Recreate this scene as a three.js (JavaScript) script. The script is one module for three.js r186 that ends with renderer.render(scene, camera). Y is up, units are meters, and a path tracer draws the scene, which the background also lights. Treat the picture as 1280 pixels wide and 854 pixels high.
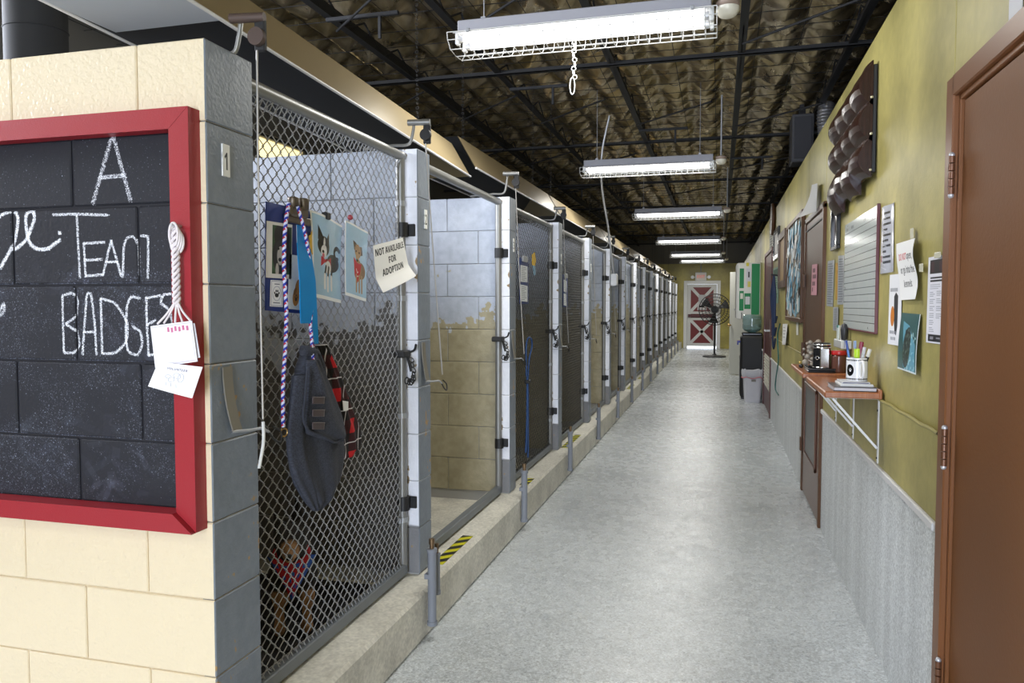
import * as THREE from 'three';
import { mergeGeometries } from 'three/addons/utils/BufferGeometryUtils.js';
import { MarchingCubes } from 'three/addons/objects/MarchingCubes.js';
import { RectAreaLightUniformsLib } from 'three/addons/lights/RectAreaLightUniformsLib.js';

// ---------------------------------------------------------------- camera, sky, daylight, exposure
RectAreaLightUniformsLib.init();
const scene = new THREE.Scene();
const renderer = new THREE.WebGLRenderer({ antialias: true });
renderer.toneMapping = THREE.LinearToneMapping;
renderer.toneMappingExposure = 0.92;
renderer.shadowMap.enabled = true;
const FOCAL = 950, CAM_H = 1.37;                                   // focal length in pixels of the 1280 x 854 frame
const PITCH = THREE.MathUtils.degToRad(2.712), YAW = THREE.MathUtils.degToRad(15.234);
const camera = new THREE.PerspectiveCamera(2 * THREE.MathUtils.radToDeg(Math.atan(427 / FOCAL)), 1280 / 854, 0.02, 200);
camera.position.set(0, CAM_H, 0);
camera.lookAt(-Math.sin(YAW) * Math.cos(PITCH), CAM_H - Math.sin(PITCH), -Math.cos(YAW) * Math.cos(PITCH));
scene.add(camera);
scene.background = new THREE.Color().setRGB(2.6, 2.85, 3.25);      // bright overcast sky outside the two doorways
// daylight through the wide open doorway behind the camera (floor to 2.75 m high, as wide as the corridor, in the wall at D = -4.2)
const DOORWAY = { x0: -1.05, x1: 0.58, y1: 2.75, d: -4.2 };
const day = new THREE.RectAreaLight(new THREE.Color().setRGB(0.86, 0.97, 1.18), 19, DOORWAY.x1 - DOORWAY.x0, DOORWAY.y1);
day.position.set((DOORWAY.x0 + DOORWAY.x1) / 2, DOORWAY.y1 / 2, -DOORWAY.d - 0.02);
day.lookAt(day.position.x, day.position.y, -10);
day.name = 'daylight_doorway'; scene.add(day);
const ADDED_WINDOW_LIGHT = 48;                                          // radiance of the unseen window added to light the first kennel
const TUBE_LIGHT = 43;                                             // radiance of each fluorescent fitting

// ---------------------------------------------------------------- helpers: D runs down the corridor, world z = -D
const V = (X, Y, D) => new THREE.Vector3(X, Y, -D);
function ray(u, v) {
  const x = (u - 640) / FOCAL, y = -(v - 427) / FOCAL, s = Math.sin(YAW), c = Math.cos(YAW), sp = Math.sin(PITCH), cp = Math.cos(PITCH);
  return [-s * cp + x * c - y * s * sp, -sp + y * cp, c * cp + x * s + y * c * sp];
}
const onX = (u, v, X) => { const r = ray(u, v), t = X / r[0]; return { X, Y: CAM_H + t * r[1], D: t * r[2] }; };
const onY = (u, v, Y) => { const r = ray(u, v), t = (Y - CAM_H) / r[1]; return { X: t * r[0], Y, D: t * r[2] }; };
const onD = (u, v, D) => { const r = ray(u, v), t = D / r[2]; return { X: t * r[0], Y: CAM_H + t * r[1], D }; };
let seed = 7;
const rnd = () => { seed = (seed + 0x6d2b79f5) | 0; let t = Math.imul(seed ^ (seed >>> 15), 1 | seed); t = (t + Math.imul(t ^ (t >>> 7), 61 | t)) ^ t; return ((t ^ (t >>> 14)) >>> 0) / 4294967296; };
const rr = (a, b) => a + (b - a) * rnd();
const hash = (x, y, s) => { let h = Math.imul(x | 0, 374761393) ^ Math.imul(y | 0, 668265263) ^ Math.imul(s | 0, 1442695041); h = Math.imul(h ^ (h >>> 13), 1274126177); return ((h ^ (h >>> 16)) >>> 0) / 4294967296; };
function vnoise(x, y, s, px = 0, py = 0) {                          // value noise; px, py give it a period
  const x0 = Math.floor(x), y0 = Math.floor(y), fx = x - x0, fy = y - y0, a = fx * fx * (3 - 2 * fx), b = fy * fy * (3 - 2 * fy);
  const w = (i, p) => (p ? ((i % p) + p) % p : i), h = (i, j) => hash(w(i, px), w(j, py), s);
  return (h(x0, y0) * (1 - a) + h(x0 + 1, y0) * a) * (1 - b) + (h(x0, y0 + 1) * (1 - a) + h(x0 + 1, y0 + 1) * a) * b;
}
function fbm(x, y, s, oct = 4, px = 0, py = 0) {
  let v = 0, a = 0.5, f = 1, n = 0;
  for (let i = 0; i < oct; i++) { v += a * vnoise(x * f, y * f, s + i, px * f, py * f); n += a; a *= 0.5; f *= 2; }
  return v / n;
}
const clamp = (x, a = 0, b = 1) => Math.min(b, Math.max(a, x)), mix = (a, b, t) => a + (b - a) * t, sstep = (a, b, x) => { const t = clamp((x - a) / (b - a)); return t * t * (3 - 2 * t); };
const mix3 = (a, b, t) => [mix(a[0], b[0], t), mix(a[1], b[1], t), mix(a[2], b[2], t)];
function tex(w, h, metres, fn, srgb = true) {                       // fn(u, v, i, j) -> grey or [r, g, b] in 0..255
  const d = new Uint8Array(w * h * 4);
  for (let j = 0; j < h; j++) for (let i = 0; i < w; i++) {
    const c = fn(i / w, j / h, i, j), k = (j * w + i) * 4;
    if (c.length) { d[k] = clamp(c[0], 0, 255); d[k + 1] = clamp(c[1], 0, 255); d[k + 2] = clamp(c[2], 0, 255); } else d[k] = d[k + 1] = d[k + 2] = clamp(c, 0, 255);
    d[k + 3] = 255;
  }
  const t = new THREE.DataTexture(d, w, h);
  t.wrapS = t.wrapT = THREE.RepeatWrapping; t.magFilter = THREE.LinearFilter; t.minFilter = THREE.LinearMipmapLinearFilter;
  if (srgb) t.colorSpace = THREE.SRGBColorSpace;
  const m = Array.isArray(metres) ? metres : [metres, metres];
  t.repeat.set(1 / m[0], 1 / m[1]); t.needsUpdate = true;
  return t;
}
function canvasTex(w, h, draw) {
  const cv = document.createElement('canvas'); cv.width = w; cv.height = h;
  const c = cv.getContext('2d'); draw(c, w, h);
  const t = new THREE.CanvasTexture(cv); t.colorSpace = THREE.SRGBColorSpace; t.magFilter = THREE.LinearFilter;
  return t;
}
const std = (color, roughness = 0.6, o = {}) => { const { metalness = 0, ...r } = o; const m = new THREE.MeshPhysicalMaterial({ roughness, metalness, ...r }); if (Array.isArray(color)) m.color.setRGB(...color); else m.color.set(color); return m; };

function uvMetres(g) {                                              // box-projected uv in metres, world or local
  const p = g.attributes.position, n = g.attributes.normal, a = new Float32Array(p.count * 2);
  for (let i = 0; i < p.count; i++) {
    const x = Math.abs(n.getX(i)), y = Math.abs(n.getY(i)), z = Math.abs(n.getZ(i));
    if (x >= y && x >= z) { a[2 * i] = p.getZ(i); a[2 * i + 1] = p.getY(i); }
    else if (y >= z) { a[2 * i] = p.getX(i); a[2 * i + 1] = p.getZ(i); }
    else { a[2 * i] = p.getX(i); a[2 * i + 1] = p.getY(i); }
  }
  return g.setAttribute('uv', new THREE.BufferAttribute(a, 2));
}
function clean(g) { if (g.index) g = g.toNonIndexed(); for (const k of Object.keys(g.attributes)) if (!['position', 'normal', 'uv'].includes(k)) g.deleteAttribute(k); g.morphAttributes = {}; return g; }
const merge = (list) => mergeGeometries(list.map(clean));
function quadsToGeo(quads) {                                        // list of polygons (3 or 4 points each, anticlockwise seen from outside)
  const P = [];
  for (const q of quads) for (let i = 1; i + 1 < q.length; i++) P.push(...q[0], ...q[i], ...q[i + 1]);
  const g = new THREE.BufferGeometry(); g.setAttribute('position', new THREE.BufferAttribute(new Float32Array(P), 3));
  g.computeVertexNormals(); return uvMetres(g);
}
function boxG(x0, x1, y0, y1, d0, d1, c = 0) {                       // box from X, Y, D ranges, edges chamfered by c
  const lo = [Math.min(x0, x1), Math.min(y0, y1), -Math.max(d0, d1)], hi = [Math.max(x0, x1), Math.max(y0, y1), -Math.min(d0, d1)];
  const q = [], pt = (s, ax) => [0, 1, 2].map((k) => (s[k] > 0 ? hi[k] : lo[k]) - (k === ax ? 0 : s[k] * c));
  for (let ax = 0; ax < 3; ax++) for (const s of [-1, 1]) {
    const b = (ax + 1) % 3, e = (ax + 2) % 3, S = (i, j) => { const v = [0, 0, 0]; v[ax] = s; v[b] = i; v[e] = j; return v; };
    const f = [S(-1, -1), S(1, -1), S(1, 1), S(-1, 1)].map((v) => pt(v, ax)); q.push(s > 0 ? f : f.reverse());
    if (c) for (const t of [-1, 1]) {                               // edge between +-ax and +-b
      const A = (k) => { const v = [0, 0, 0]; v[ax] = s; v[b] = t; v[e] = k; return v; };
      const g = [pt(A(-1), ax), pt(A(-1), b), pt(A(1), b), pt(A(1), ax)]; q.push(s * t > 0 ? g : g.reverse());
    }
  }
  if (c) for (const sx of [-1, 1]) for (const sy of [-1, 1]) for (const sz of [-1, 1]) { const s = [sx, sy, sz], g = [0, 1, 2].map((k) => pt(s, k)); q.push(sx * sy * sz > 0 ? g : g.reverse()); }
  return quadsToGeo(q);
}
function rodG(a, b, r, n = 8, r2 = r) {                             // straight rod between two points, capped
  const dir = b.clone().sub(a), g = new THREE.CylinderGeometry(r2, r, dir.length(), n, 1);
  g.applyQuaternion(new THREE.Quaternion().setFromUnitVectors(new THREE.Vector3(0, 1, 0), dir.clone().normalize()));
  const m = a.clone().add(b).multiplyScalar(0.5); g.translate(m.x, m.y, m.z); return clean(g);
}
function tubeG(pts, r, seg = 40, n = 6, closed = false) { return clean(new THREE.TubeGeometry(new THREE.CatmullRomCurve3(pts, closed), seg, r, n, closed)); }
function latheG(prof, n = 24) { return clean(new THREE.LatheGeometry(prof.map(([x, y]) => new THREE.Vector2(x, y)), n)); }
function at(g, X, Y, D, ry = 0, rx = 0, rz = 0) { const m = new THREE.Matrix4().makeRotationFromEuler(new THREE.Euler(rx, ry, rz)); m.setPosition(X, Y, -D); return g.applyMatrix4(m); }
function beamG(a, b, w, h) {                                        // rectangular bar from a to b
  const dir = b.clone().sub(a), L = dir.length(), g = boxG(-w / 2, w / 2, -h / 2, h / 2, -L / 2, L / 2, Math.min(w, h) * 0.08);
  const m = new THREE.Matrix4().lookAt(b, a, Math.abs(dir.y) > 0.98 * L ? new THREE.Vector3(1, 0, 0) : new THREE.Vector3(0, 1, 0)); const c = a.clone().add(b).multiplyScalar(0.5); m.setPosition(c); return g.applyMatrix4(m);
}
const taken = {};
const numbered = (n) => { taken[n] = (taken[n] ?? -1) + 1; return taken[n] ? n + '_' + String(taken[n]).padStart(3, '0') : n; };
function mesh(name, g, m, parent = scene) {
  const o = new THREE.Mesh(g, m); o.name = parent === scene ? numbered(name) : name; o.castShadow = o.receiveShadow = true; parent.add(o); return o;
}
function tag(o, label, category, group, kind) { Object.assign(o.userData, { label, category }); if (group) o.userData.group = group; if (kind) o.userData.kind = kind; return o; }
function thing(name, label, category, group) { const o = new THREE.Group(); o.name = numbered(name); scene.add(o); return tag(o, label, category, group); }
function settle(o, X, Y, D) {                                       // move a thing's origin to its base, its parts staying where they are
  const p = V(X, Y, D); o.position.copy(p); for (const c of o.children) c.position.sub(p); return o;
}
function struct(name, g, m, label) { const o = mesh(name, g, m); o.userData.kind = 'structure'; if (label) Object.assign(o.userData, { label, category: name.split('_')[0] }); return o; }
function structGroup(name, label) { const o = thing(name, label, name.split('_')[0]); o.userData.kind = 'structure'; return o; }
const ry = (X, Y, D) => [X, Y, -D];

// ---------------------------------------------------------------- textures and materials
const peel = tex(512, 512, 0.35, (u, v) => 128 + 150 * (fbm(u * 48, v * 48, 3, 2, 48, 48) - 0.5) + 40 * (fbm(u * 8, v * 8, 9, 3, 8, 8) - 0.5), false);
const fineBump = tex(256, 256, 0.08, (u, v) => 255 * fbm(u * 40, v * 40, 5, 3, 40, 40), false);
const soft = tex(512, 512, 1.7, (u, v) => { const n = fbm(u * 6, v * 6, 21, 5, 6, 6); return 205 + 70 * (n - 0.5) + 16 * (fbm(u * 60, v * 60, 4, 2, 60, 60) - 0.5); });
const floorTex = tex(2048, 2048, 2.2, (u, v, i, j) => {
  const n = fbm(u * 7, v * 7, 31, 5, 7, 7), g = fbm(u * 300, v * 300, 33, 2, 300, 300), h = hash(i >> 1, j >> 1, 12), h2 = hash(i >> 2, j >> 2, 13);
  let k = 203 + 26 * (n - 0.5) + 70 * (g - 0.5);
  if (h > 0.93) k -= 38; else if (h < 0.05) k += 30; if (h2 > 0.985) k -= 34;
  return [k * 0.97, k * 0.995, k * 1.01];
});
const floorRough = tex(512, 512, [1.9, 2.6], (u, v) => 70 + 26 * (fbm(u * 4, v * 14, 51, 4, 4, 14) - 0.5) + 40 * (fbm(u * 50, v * 50, 53, 2, 50, 50) - 0.5), false);
const frpTex = tex(1024, 1024, 1.3, (u, v, i, j) => {                // speckled wainscot sheet with vertical streaks
  const st = fbm(u * 18, v * 1, 61, 4, 18, 1), g = fbm(u * 220, v * 220, 63, 2, 220, 220), h = hash(i >> 1, j >> 1, 65);
  let k = 214 + 42 * (st - 0.5) + 66 * (g - 0.5); if (h > 0.9) k -= 30; if (h < 0.06) k += 34;
  return [k * 0.98, k, k * 1.015];
});
const concreteTex = tex(512, 512, 0.9, (u, v) => { const n = fbm(u * 6, v * 6, 71, 5, 6, 6), g = fbm(u * 90, v * 90, 73, 2, 90, 90); const k = 204 + 50 * (n - 0.5) + 40 * (g - 0.5); return [k * 1.0, k * 0.985, k * 0.93]; });
// kennel paint: pale blue-grey down to a ragged worn edge, bare tan block below, a white strip on the pillar outside the door; the map spans 1.9 m x 2.05 m
const partPaint = (bareA, bareB) => tex(1024, 1024, [1.9, 2.05], (u, v) => {
  const y = v * 2.05, n = fbm(u * 9, v * 9, 81, 5, 9, 9), f = fbm(u * 70, v * 70, 83, 3, 70, 70);
  if (u > 0.3105 && u < 0.37) { const k = fbm(u * 60, v * 22, 191, 5, 60, 22), low = sstep(-0.01, 0.01, 0.42 - y + 0.12 * (n - 0.5)); return mix3(mix3([234, 236, 244], [128, 128, 130], low), [150, 128, 96], sstep(0.67, 0.7, k * 0.6 + f * 0.4)).map((c) => c + 12 * (f - 0.5)); }
  const edge = y - 1.24 + 0.95 * (n - 0.5) + 0.35 * (f - 0.5);
  const paint = mix3([184, 191, 204], [168, 176, 190], n), bare = mix3(bareA, bareB, fbm(u * 14, v * 14, 85, 4, 14, 14));
  return mix3(bare, paint, sstep(-0.015, 0.015, edge)).map((c) => c + 22 * (f - 0.5));
});
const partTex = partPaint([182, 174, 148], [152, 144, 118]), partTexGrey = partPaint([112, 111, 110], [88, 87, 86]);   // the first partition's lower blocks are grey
// grey corridor-side paint of the pillars with scrapes showing tan underneath
const scrapeTex = tex(512, 1024, [1.0, 2.03], (u, v) => {
  const n = fbm(u * 7, v * 14, 91, 5, 7, 14), f = fbm(u * 60, v * 90, 93, 3, 60, 90), m = fbm(u * 3, v * 5, 95, 2, 3, 5);
  const base = mix3([112, 120, 130], [128, 136, 147], n), w = sstep(0.66, 0.7, n * 0.62 + f * 0.38) * (m > 0.45 ? 1 : 0);
  return mix3(base, [168, 132, 84], w).map((c) => c + 14 * (f - 0.5));
});
const woodTex = (a, b, s, metres = [0.5, 0.5]) => tex(256, 512, metres, (u, v) => { const n = fbm(u * 20 + 2 * fbm(u * 4, v * 2, s, 2, 4, 2), v * 2, s + 1, 4, 0, 2); return mix3(a, b, n).map((c) => c + 18 * (fbm(u * 90, v * 6, s + 3, 2, 90, 6) - 0.5)); });
const foilTex = tex(1024, 1024, 3.1, (u, v) => { const n = fbm(u * 9, v * 9, 101, 5, 9, 9), f = fbm(u * 60, v * 60, 103, 3, 60, 60); return mix3([166, 146, 98], [188, 176, 160], n).map((c) => c + 46 * (f - 0.5)); });
const foilRough = tex(512, 512, 1.3, (u, v) => 78 + 90 * (fbm(u * 16, v * 16, 111, 4, 16, 16) - 0.4), false);
const foilBump = tex(1024, 1024, 0.9, (u, v) => { const a = 1 - Math.abs(2 * fbm(u * 9, v * 9, 121, 3, 9, 9) - 1), b = 1 - Math.abs(2 * fbm(u * 26, v * 26, 125, 3, 26, 26) - 1); return 255 * (0.6 * a * a + 0.4 * b * b); }, false);

const M = {
  floor: std('#ffffff', 1, { map: floorTex, roughnessMap: floorRough, bumpMap: fineBump, bumpScale: 0.0003 }),
  cream: std([0.72, 0.61, 0.43], 0.3, { bumpMap: peel, bumpScale: 0.0024 }),
  mortarCream: std([0.68, 0.57, 0.4], 0.5, { bumpMap: peel, bumpScale: 0.001 }),
  pillarGrey: std('#ffffff', 0.42, { map: scrapeTex, bumpMap: peel, bumpScale: 0.0012 }),
  partition: std('#ffffff', 0.42, { map: partTex, bumpMap: peel, bumpScale: 0.0012 }),
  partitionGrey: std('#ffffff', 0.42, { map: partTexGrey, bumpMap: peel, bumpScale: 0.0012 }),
  mortar: std([0.36, 0.36, 0.35], 0.7),
  concrete: std('#ffffff', 0.7, { map: concreteTex, bumpMap: fineBump, bumpScale: 0.0008 }),
  olive: std([0.66, 0.575, 0.2], 0.42, { specularIntensity: 0.6, map: soft, bumpMap: peel, bumpScale: 0.0005 }),
  yellow: std([0.60, 0.5, 0.1], 0.4, { map: soft }),
  frp: std('#ffffff', 0.4, { map: frpTex, bumpMap: fineBump, bumpScale: 0.0006 }),
  whiteTrim: std([0.72, 0.72, 0.74], 0.4),
  brown: std([0.19, 0.076, 0.026], 0.5, { specularIntensity: 0.4, bumpMap: peel, bumpScale: 0.0004 }),
  brownFrame: std([0.2, 0.08, 0.03], 0.36, { specularIntensity: 0.5 }),
  darkBrown: std([0.105, 0.05, 0.024], 0.36, { specularIntensity: 0.45 }),
  foil: std('#ffffff', 1, { metalness: 0.9, map: foilTex, roughnessMap: foilRough, bumpMap: foilBump, bumpScale: 0.003, side: THREE.DoubleSide }),
  galv: std([0.62, 0.63, 0.66], 0.4, { metalness: 0.5 }),
  rail: std([0.27, 0.27, 0.26], 0.42, { metalness: 0.5 }),
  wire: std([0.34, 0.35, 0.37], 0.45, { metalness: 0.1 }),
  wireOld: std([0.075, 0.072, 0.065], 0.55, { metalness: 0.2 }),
  galvDull: std([0.42, 0.43, 0.45], 0.5, { metalness: 0.6 }),
  steelDark: std([0.018, 0.018, 0.019], 0.65),
  black: std([0.012, 0.012, 0.013], 0.5),
  blackGloss: std([0.012, 0.012, 0.014], 0.2),
  whitePaint: std([0.78, 0.78, 0.78], 0.4),
  paper: std([0.8, 0.8, 0.8], 0.7),
  brass: std([0.55, 0.36, 0.14], 0.35, { metalness: 0.9 }),
  tanMetal: std([0.36, 0.285, 0.165], 0.33, { metalness: 0.15 }),
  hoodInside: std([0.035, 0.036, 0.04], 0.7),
  redWood: std([0.3, 0.014, 0.022], 0.42, { bumpMap: fineBump, bumpScale: 0.0004 }),
  mortarGrey: std([0.16, 0.17, 0.18], 0.6),
  pvc: std([0.22, 0.235, 0.27], 0.45),
  barnRed: std([0.17, 0.012, 0.012], 0.45),
  outerWall: std([0.16, 0.15, 0.13], 0.8),
};
// ---------------------------------------------------------------- the setting
const XF = -1.24, XR = 0.62, XK = -3.06, TOP = 2.034, CO = 0.2032, BL = 0.4064, KERB = 0.2, DEND = 25, YC = 3.4;
const PIL = []; for (let k = 2; k <= 16; k++) PIL.push(3.03 + 1.475 * (k - 2));   // near faces of the kennel partitions
const TH = 0.14;                                                    // partition thickness
struct('floor', boxG(-4.6, 3.6, -0.12, 0, DOORWAY.d, 25.4), M.floor, 'grey speckled glossy floor of the kennel corridor');
struct('pavement_outside', merge([boxG(-6, 4, -0.3, -0.14, -9, DOORWAY.d), boxG(-6, 4, -0.3, -0.14, 25.4, 31)]), M.concrete, 'concrete pavement outside the doorways');
{ // crumpled foil-faced insulation: a pillow in every mesh of the netting, creased along its diagonals and rumpled
  const X = [], Dd = []; for (let x = -4.6; x < 3.6; x += 0.036) X.push(x); X.push(3.6); for (let d = DOORWAY.d - 0.1; d < 25.4; d += d < 12 ? 0.036 : 0.08) Dd.push(d); Dd.push(25.4);
  const nx = X.length - 1, nd = Dd.length - 1, P = new Float32Array((nx + 1) * (nd + 1) * 3), U = new Float32Array((nx + 1) * (nd + 1) * 2), I = new Uint32Array(nx * nd * 6); let q = 0;
  for (let j = 0; j <= nd; j++) for (let i = 0; i <= nx; i++) {
    const x = X[i], d = Dd[j], k = j * (nx + 1) + i, wx = x + 0.1 * (fbm(x * 1.7, d * 1.7, 7, 3) - 0.5), wd = d + 0.12 * (fbm(x * 1.7, d * 1.7, 17, 3) - 0.5);
    const ix = Math.floor(wx / 0.31), id = Math.floor(wd / 0.31), cx = 2 * (wx / 0.31 - ix) - 1, cd = 2 * (wd / 0.31 - id) - 1, amp = 0.085 + 0.06 * hash(ix, id, 77);
    const pil = 1 - Math.max(Math.abs(cx + 0.3 * (hash(ix, id, 5) - 0.5)), Math.abs(cd + 0.3 * (hash(ix, id, 6) - 0.5)));
    const c1 = 1 - Math.abs(2 * fbm(x * 2.6, d * 2.2, 131, 2) - 1), c2 = 1 - Math.abs(2 * vnoise(x * 9 + 2 * vnoise(x * 3, d * 3, 1), d * 8, 137) - 1);
    P.set([x, YC + 0.2 - amp * pil - 0.05 * c1 - 0.016 * c2, -d], k * 3); U.set([x, d], k * 2);
    if (i < nx && j < nd) { I.set([k, k + 1, k + nx + 1, k + 1, k + nx + 2, k + nx + 1], q); q += 6; }
  }
  const g = new THREE.BufferGeometry(); g.setAttribute('position', new THREE.BufferAttribute(P, 3)); g.setAttribute('uv', new THREE.BufferAttribute(U, 2)); g.setIndex(new THREE.BufferAttribute(I, 1)); g.computeVertexNormals();
  struct('ceiling', g, M.foil, 'crumpled dark foil insulation under the roof');
}
struct('roof', boxG(-4.7, 3.7, 3.64, 3.74, -4.4, 25.5), M.outerWall, 'roof deck above the insulation');
// outer wall behind the kennels with two added windows: unseen one lights first kennel, amber one imitates lit foil
const ADDED_WIN = [{ a: 0.9, b: 2.85, y0: 2.2, y1: 3.15 }, { a: 6.95, b: 7.95, y0: 2.89, y1: 3.17 }];
struct('wall_outer_left', merge([boxG(-4.7, -4.6, 0, ADDED_WIN[0].y0, -4.3, 25.4), boxG(-4.7, -4.6, ADDED_WIN[0].y1, 3.66, -4.3, 4.9), boxG(-4.7, -4.6, ADDED_WIN[0].y0, ADDED_WIN[0].y1, -4.3, ADDED_WIN[0].a), boxG(-4.7, -4.6, ADDED_WIN[0].y0, ADDED_WIN[0].y1, ADDED_WIN[0].b, 4.9), boxG(-4.7, -4.6, ADDED_WIN[0].y0, ADDED_WIN[1].y0, 4.9, 25.4), boxG(-4.7, -4.6, ADDED_WIN[1].y1, 3.66, 4.9, 25.4), boxG(-4.7, -4.6, ADDED_WIN[1].y0, ADDED_WIN[1].y1, 4.9, ADDED_WIN[1].a), boxG(-4.7, -4.6, ADDED_WIN[1].y0, ADDED_WIN[1].y1, ADDED_WIN[1].b, 25.4)]), M.outerWall, 'outer side wall behind the kennels');
ADDED_WIN.forEach((w, i) => {
  const t = structGroup('window_' + (i + 1), i ? 'small amber window standing in for sunlit foil above the kennels' : 'unseen high window added to light the first kennel'), f = 0.03;
  for (const [a, b, c, e] of [[w.a, w.b, w.y1 - f, w.y1], [w.a, w.b, w.y0, w.y0 + f], [w.a, w.a + f, w.y0 + f, w.y1 - f], [w.b - f, w.b, w.y0 + f, w.y1 - f]]) mesh('added_window_frame', boxG(-4.69, -4.62, c, e, a, b, 0.003), M.steelDark, t);
  mesh('pane', boxG(-4.66, -4.655, w.y0 + f, w.y1 - f, w.a + f, w.b - f), std(i ? [1, 0.86, 0.55] : [1, 1, 1], 0.45, { transmission: 1, thickness: 0, bumpMap: peel, bumpScale: 0.006 }), t);
  const l = new THREE.RectAreaLight(new THREE.Color().setRGB(...(i ? [1, 0.85, 0.55] : [0.93, 0.98, 1.1])), i ? 2 : ADDED_WINDOW_LIGHT, w.b - w.a - 2 * f, w.y1 - w.y0 - 2 * f); l.position.set(-4.61, (w.y0 + w.y1) / 2, -(w.a + w.b) / 2); l.lookAt(5, l.position.y, l.position.z); t.add(l);
});
struct('wall_outer_right', boxG(3.6, 3.7, 0, 3.66, -4.3, 25.4), M.outerWall, 'outer side wall behind the rooms');
struct('wall_back', merge([boxG(-4.6, DOORWAY.x0, 0, 3.64, DOORWAY.d - 0.1, DOORWAY.d), boxG(DOORWAY.x1, 3.6, 0, 3.64, DOORWAY.d - 0.1, DOORWAY.d), boxG(DOORWAY.x0, DOORWAY.x1, DOORWAY.y1, 3.64, DOORWAY.d - 0.1, DOORWAY.d)]), M.cream, 'cream wall with wide open doorway behind the viewer');
// far end wall with the opening of the barn-style door
const ED = { x0: -0.99, x1: -0.07, y1: 2.05 };
struct('wall_end', merge([boxG(-4.6, ED.x0, 0, 2.7, DEND, DEND + 0.14), boxG(ED.x1, 3.6, 0, 2.7, DEND, DEND + 0.14), boxG(ED.x0, ED.x1, ED.y1, 2.7, DEND, DEND + 0.14)]), M.yellow, 'yellow end wall of the corridor');
struct('wall_end_upper', boxG(-4.6, 3.6, 2.7, 3.64, DEND + 0.02, DEND + 0.14), M.outerWall, 'dark gable above the yellow end wall');
// right-hand wall: painted panels with seams, doors D1 (near, brown), D2 (dutch door), D3 (far, brown)
const D1 = { a: 0.98, b: 2.33, h: 1.965 }, D2 = { a: 5.0, b: 5.94, h: 1.96 }, D3 = { a: 9.72, b: 11.1, h: 2.03 };
{
  const w = structGroup('wall_right', 'olive painted panel wall along the corridor');
  const yT = 2.5, seam = 0.004;
  const seams = [DOORWAY.d, D1.a, 2.38, 4.44, D2.a, D2.b, 8.4, D3.a, D3.b, 13.5, 15.9, 18.3, 20.7, 23, DEND];
  for (let i = 0; i + 1 < seams.length; i++) {
    const a = seams[i], b = seams[i + 1]; let lo = 0;
    if (Math.abs(a - D1.a) < 1e-6) lo = D1.h; if (a === D2.a) lo = D2.h; if (a === D3.a) lo = D3.h;
    mesh('panel', boxG(XR, XR + 0.012, lo, yT, a + seam, b - seam, 0.003), M.olive, w);
  }
  const core = [[DOORWAY.d, D1.a, 0], [D1.a, 2.33, D1.h], [2.33, D2.a, 0], [D2.a, D2.b, D2.h], [D2.b, D3.a, 0], [D3.a, D3.b, D3.h], [D3.b, DEND, 0]];
  mesh('wall_core', merge(core.map(([a, b, lo]) => boxG(XR + 0.008, XR + 0.11, lo, yT - 0.002, a, b))), M.olive, w);
}
// speckled wainscot sheets with their caps
for (const [a, b, n] of [[2.42, 4.93, 'near'], [6.03, 9.66, 'far'], [11.18, 25, 'end']]) {
  const s = structGroup('trim_wainscot', { near: 'grey speckled wainscot between brown doors with white cap rail', far: 'grey speckled wainscot beyond the dutch door', end: 'grey speckled wainscot beyond the water cooler' }[n]);
  for (let d = a; d < b - 0.01; d += 2.44) mesh('wainscot_panel', boxG(XR - 0.006, XR, 0, 0.72, d + 0.001, Math.min(b, d + 2.44) - 0.001, 0.001), M.frp, s);
  mesh('cap_rail', boxG(XR - 0.018, XR, 0.715, 0.742, a - 0.005, b, 0.004), M.whiteTrim, s);
}
{ // lower yellow board over the wainscot with its uneven top bead
  const s = structGroup('trim_board', 'yellow board with a bead along its top under the shelf');
  mesh('board', boxG(XR - 0.008, XR, 0.742, 1.0, 2.4, 4.9, 0.002), M.olive, s);
  const pts = []; for (let i = 0; i <= 24; i++) pts.push(V(XR - 0.009, 1.003 + 0.0025 * Math.sin(i * 2.3), mix(2.41, 4.88, i / 24)));
  mesh('bead', tubeG(pts, 0.006, 60, 6), M.olive, s);
  const s2 = structGroup('trim_board', 'yellow board between the wainscot and notice boards beyond dutch door');
  mesh('board', boxG(XR - 0.008, XR, 0.742, 1.0, 6.05, 9.6, 0.002), M.olive, s2);
  mesh('bead', tubeG([V(XR - 0.009, 1.003, 6.06), V(XR - 0.009, 1.0, 7.8), V(XR - 0.009, 1.003, 9.59)], 0.006, 30, 6), M.olive, s2);
}
{ // kerb and kennel floors
  const k = structGroup('kerb', 'low concrete kerb under the kennel doors');
  mesh('kerb_base', boxG(-1.4, -1.15, 0, KERB, 1.85, DEND, 0.012), M.concrete, k);
  struct('floor_kennels', boxG(XK, -1.4, 0, 0.145, 1.85, DEND), M.concrete, 'concrete floor inside the kennels');
  struct('wall_kennel_back', boxG(XK - 0.14, XK, 0, TOP, 1.65, DEND), M.partition, 'rear block wall of the kennels');
}
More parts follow.
